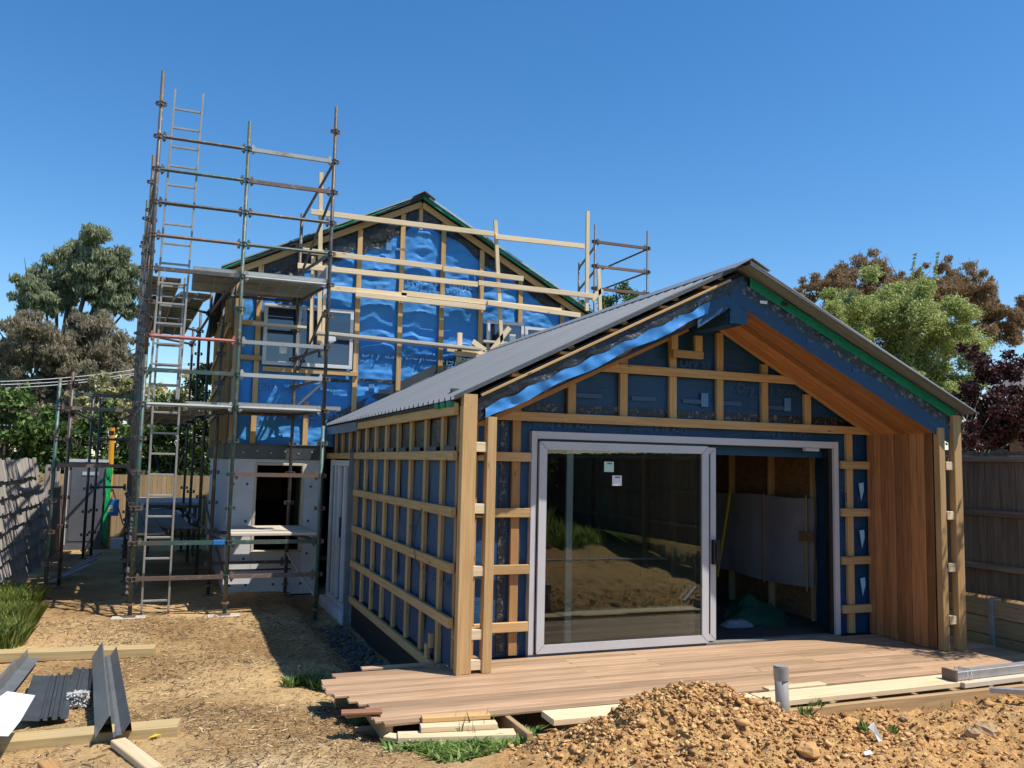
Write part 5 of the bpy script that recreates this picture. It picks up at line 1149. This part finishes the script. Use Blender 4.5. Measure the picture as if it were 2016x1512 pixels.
# mulch litter: chips and sticks
r_ = np.random.default_rng(12)
def litter(n, xr, yr, lmin, lmax, w, cond, name, label, m, seed):
    r = np.random.default_rng(seed); x = r.uniform(*xr, n); y = r.uniform(*yr, n); k = cond(x, y, r.random(n)); x, y = x[k], y[k]; n = len(x); z = ground_z(x, y)
    a = r.normal(0, .7, n)+(r.random(n) < .35)*1.5; L = r.uniform(lmin, lmax, n)*r.random(n)**.6; d = np.stack([np.cos(a), np.sin(a), r.normal(0, .18, n)], 1)*L[:, None]; s = np.stack([-np.sin(a), np.cos(a), r.normal(0, .3, n)], 1)*(w*(.5+r.random(n)))[:, None]
    P = np.stack([x, y, z+.006+.008*r.random(n)], 1); up = np.array([0, 0, 1.])*(w*.8)
    V = np.stack([P-d-s, P+d-s, P+d+s, P-d+s, P-d*.9+up, P+d*.9+up], 1).reshape(-1, 3); i = np.arange(n)*6
    Q_ = np.concatenate([np.stack([i, i+1, i+5, i+4], 1), np.stack([i+3, i+4, i+5, i+2], 1)]); c0 = V.mean(0)
    return stuff(mobj(name, mesh_np(name, V-c0, Q_), m, None, Matrix.Translation(Vector(c0))), label, 'mulch')
nsoil = lambda x, y, u: (u < .25+1.6*np.clip(fbm(x, y, .9, 3, 44)+.25, 0, 1)) & (u > sst(-1.7, -1.0, x)*sst(-1.3, -1.9, y)*.985) & ~((x > -1.75) & (y > -1.7) & (y < .1)) & ~((x > -.95) & (y > -.5))
litter(44000, (-5.2, -.6), (-3.2, 4.9), .006, .035, .0028, nsoil, 'mulch_litter', 'bark chips and straw scattered over the bare earth', 'litter', 21)
litter(6000, (-5.5, -1.0), (-2.0, 6.6), .02, .09, .004, nsoil, 'twig_litter', 'small twigs scattered over the bare earth', 'litter', 22)
litter(900, (-1.0, 4.5), (-4.0, -2.1), .01, .05, .003, lambda x, y, u: u > .3, 'twig_litter', 'a few straw bits on the orange soil', 'litter', 23)
# soil clods on the heap
r = np.random.default_rng(31); n = 26000; n1_ = 16000; x = np.concatenate([r.normal(.1, .8, n1_), r.uniform(-1.0, 4.6, n-n1_)]); y = np.concatenate([r.normal(-2.75, .38, n1_), r.uniform(-3.9, -2.25, n-n1_)])
k = (y < -2.18) & (x > -1.25+.3*r.random(n)) & (r.random(n) > .9*np.exp(-(((x-.72-.25*(y+2.6))/.24)**2+((y+2.6)/.26)**2))); x, y = x[k], y[k]; n = len(x)
octv = np.array([(1, 0, 0), (-1, 0, 0), (0, 1, 0), (0, -1, 0), (0, 0, 1), (0, 0, -1), (.65, .65, .5), (-.65, .6, .45), (.6, -.65, .5), (-.6, -.65, .5)], float)
octf = np.array([(4, 6, 7), (4, 7, 9), (4, 9, 8), (4, 8, 6), (0, 6, 8), (6, 0, 2), (2, 7, 6), (7, 2, 1), (1, 9, 7), (9, 1, 3), (3, 8, 9), (8, 3, 0), (5, 2, 0), (5, 1, 2), (5, 3, 1), (5, 0, 3)])
sz = .004+.015*r.random(n)**6+.02*(r.random(n) < .004); ang = r.uniform(0, 6.28, n); ca_, sa_ = np.cos(ang), np.sin(ang)
O = octv[None]*(sz[:, None, None])*(1+1.5*(r.random((n, 10, 1))-.5)); O = np.stack([O[..., 0]*ca_[:, None]-O[..., 1]*sa_[:, None], O[..., 0]*sa_[:, None]+O[..., 1]*ca_[:, None], O[..., 2]*.8], -1)
V = O+np.stack([x, y, ground_z(x, y)+sz*.35], -1)[:, None, :]; V = V.reshape(-1, 3); Q_ = (octf[None]+np.arange(n)[:, None, None]*10).reshape(-1, 3); c0 = V.mean(0)
stuff(mobj('soil_clods', mesh_np('soil_clods', V-c0, Q_), 'clod', None, Matrix.Translation(Vector(c0))), 'crumbly orange soil clods covering the spoil heap', 'soil')
# gravel and plastic in the trench along the wall
r = np.random.default_rng(33); n = 900; x = r.uniform(-1.35, -1.0, n); y = r.uniform(.2, 4.2, n); sz = .01+.03*r.random(n)**2
V = (octv[None]*(sz[:, None, None])*(1+.5*(r.random((n, 10, 1))-.5))+np.stack([x, y, ground_z(x, y)+sz*.3], -1)[:, None, :]).reshape(-1, 3); Q_ = (octf[None]+np.arange(n)[:, None, None]*10).reshape(-1, 3); c0 = V.mean(0)
stuff(mobj('gravel', mesh_np('gravel', V-c0, Q_), 'gravel_dark', None, Matrix.Translation(Vector(c0))), 'dark gravel in the drain trench beside the shaded wall', 'gravel')
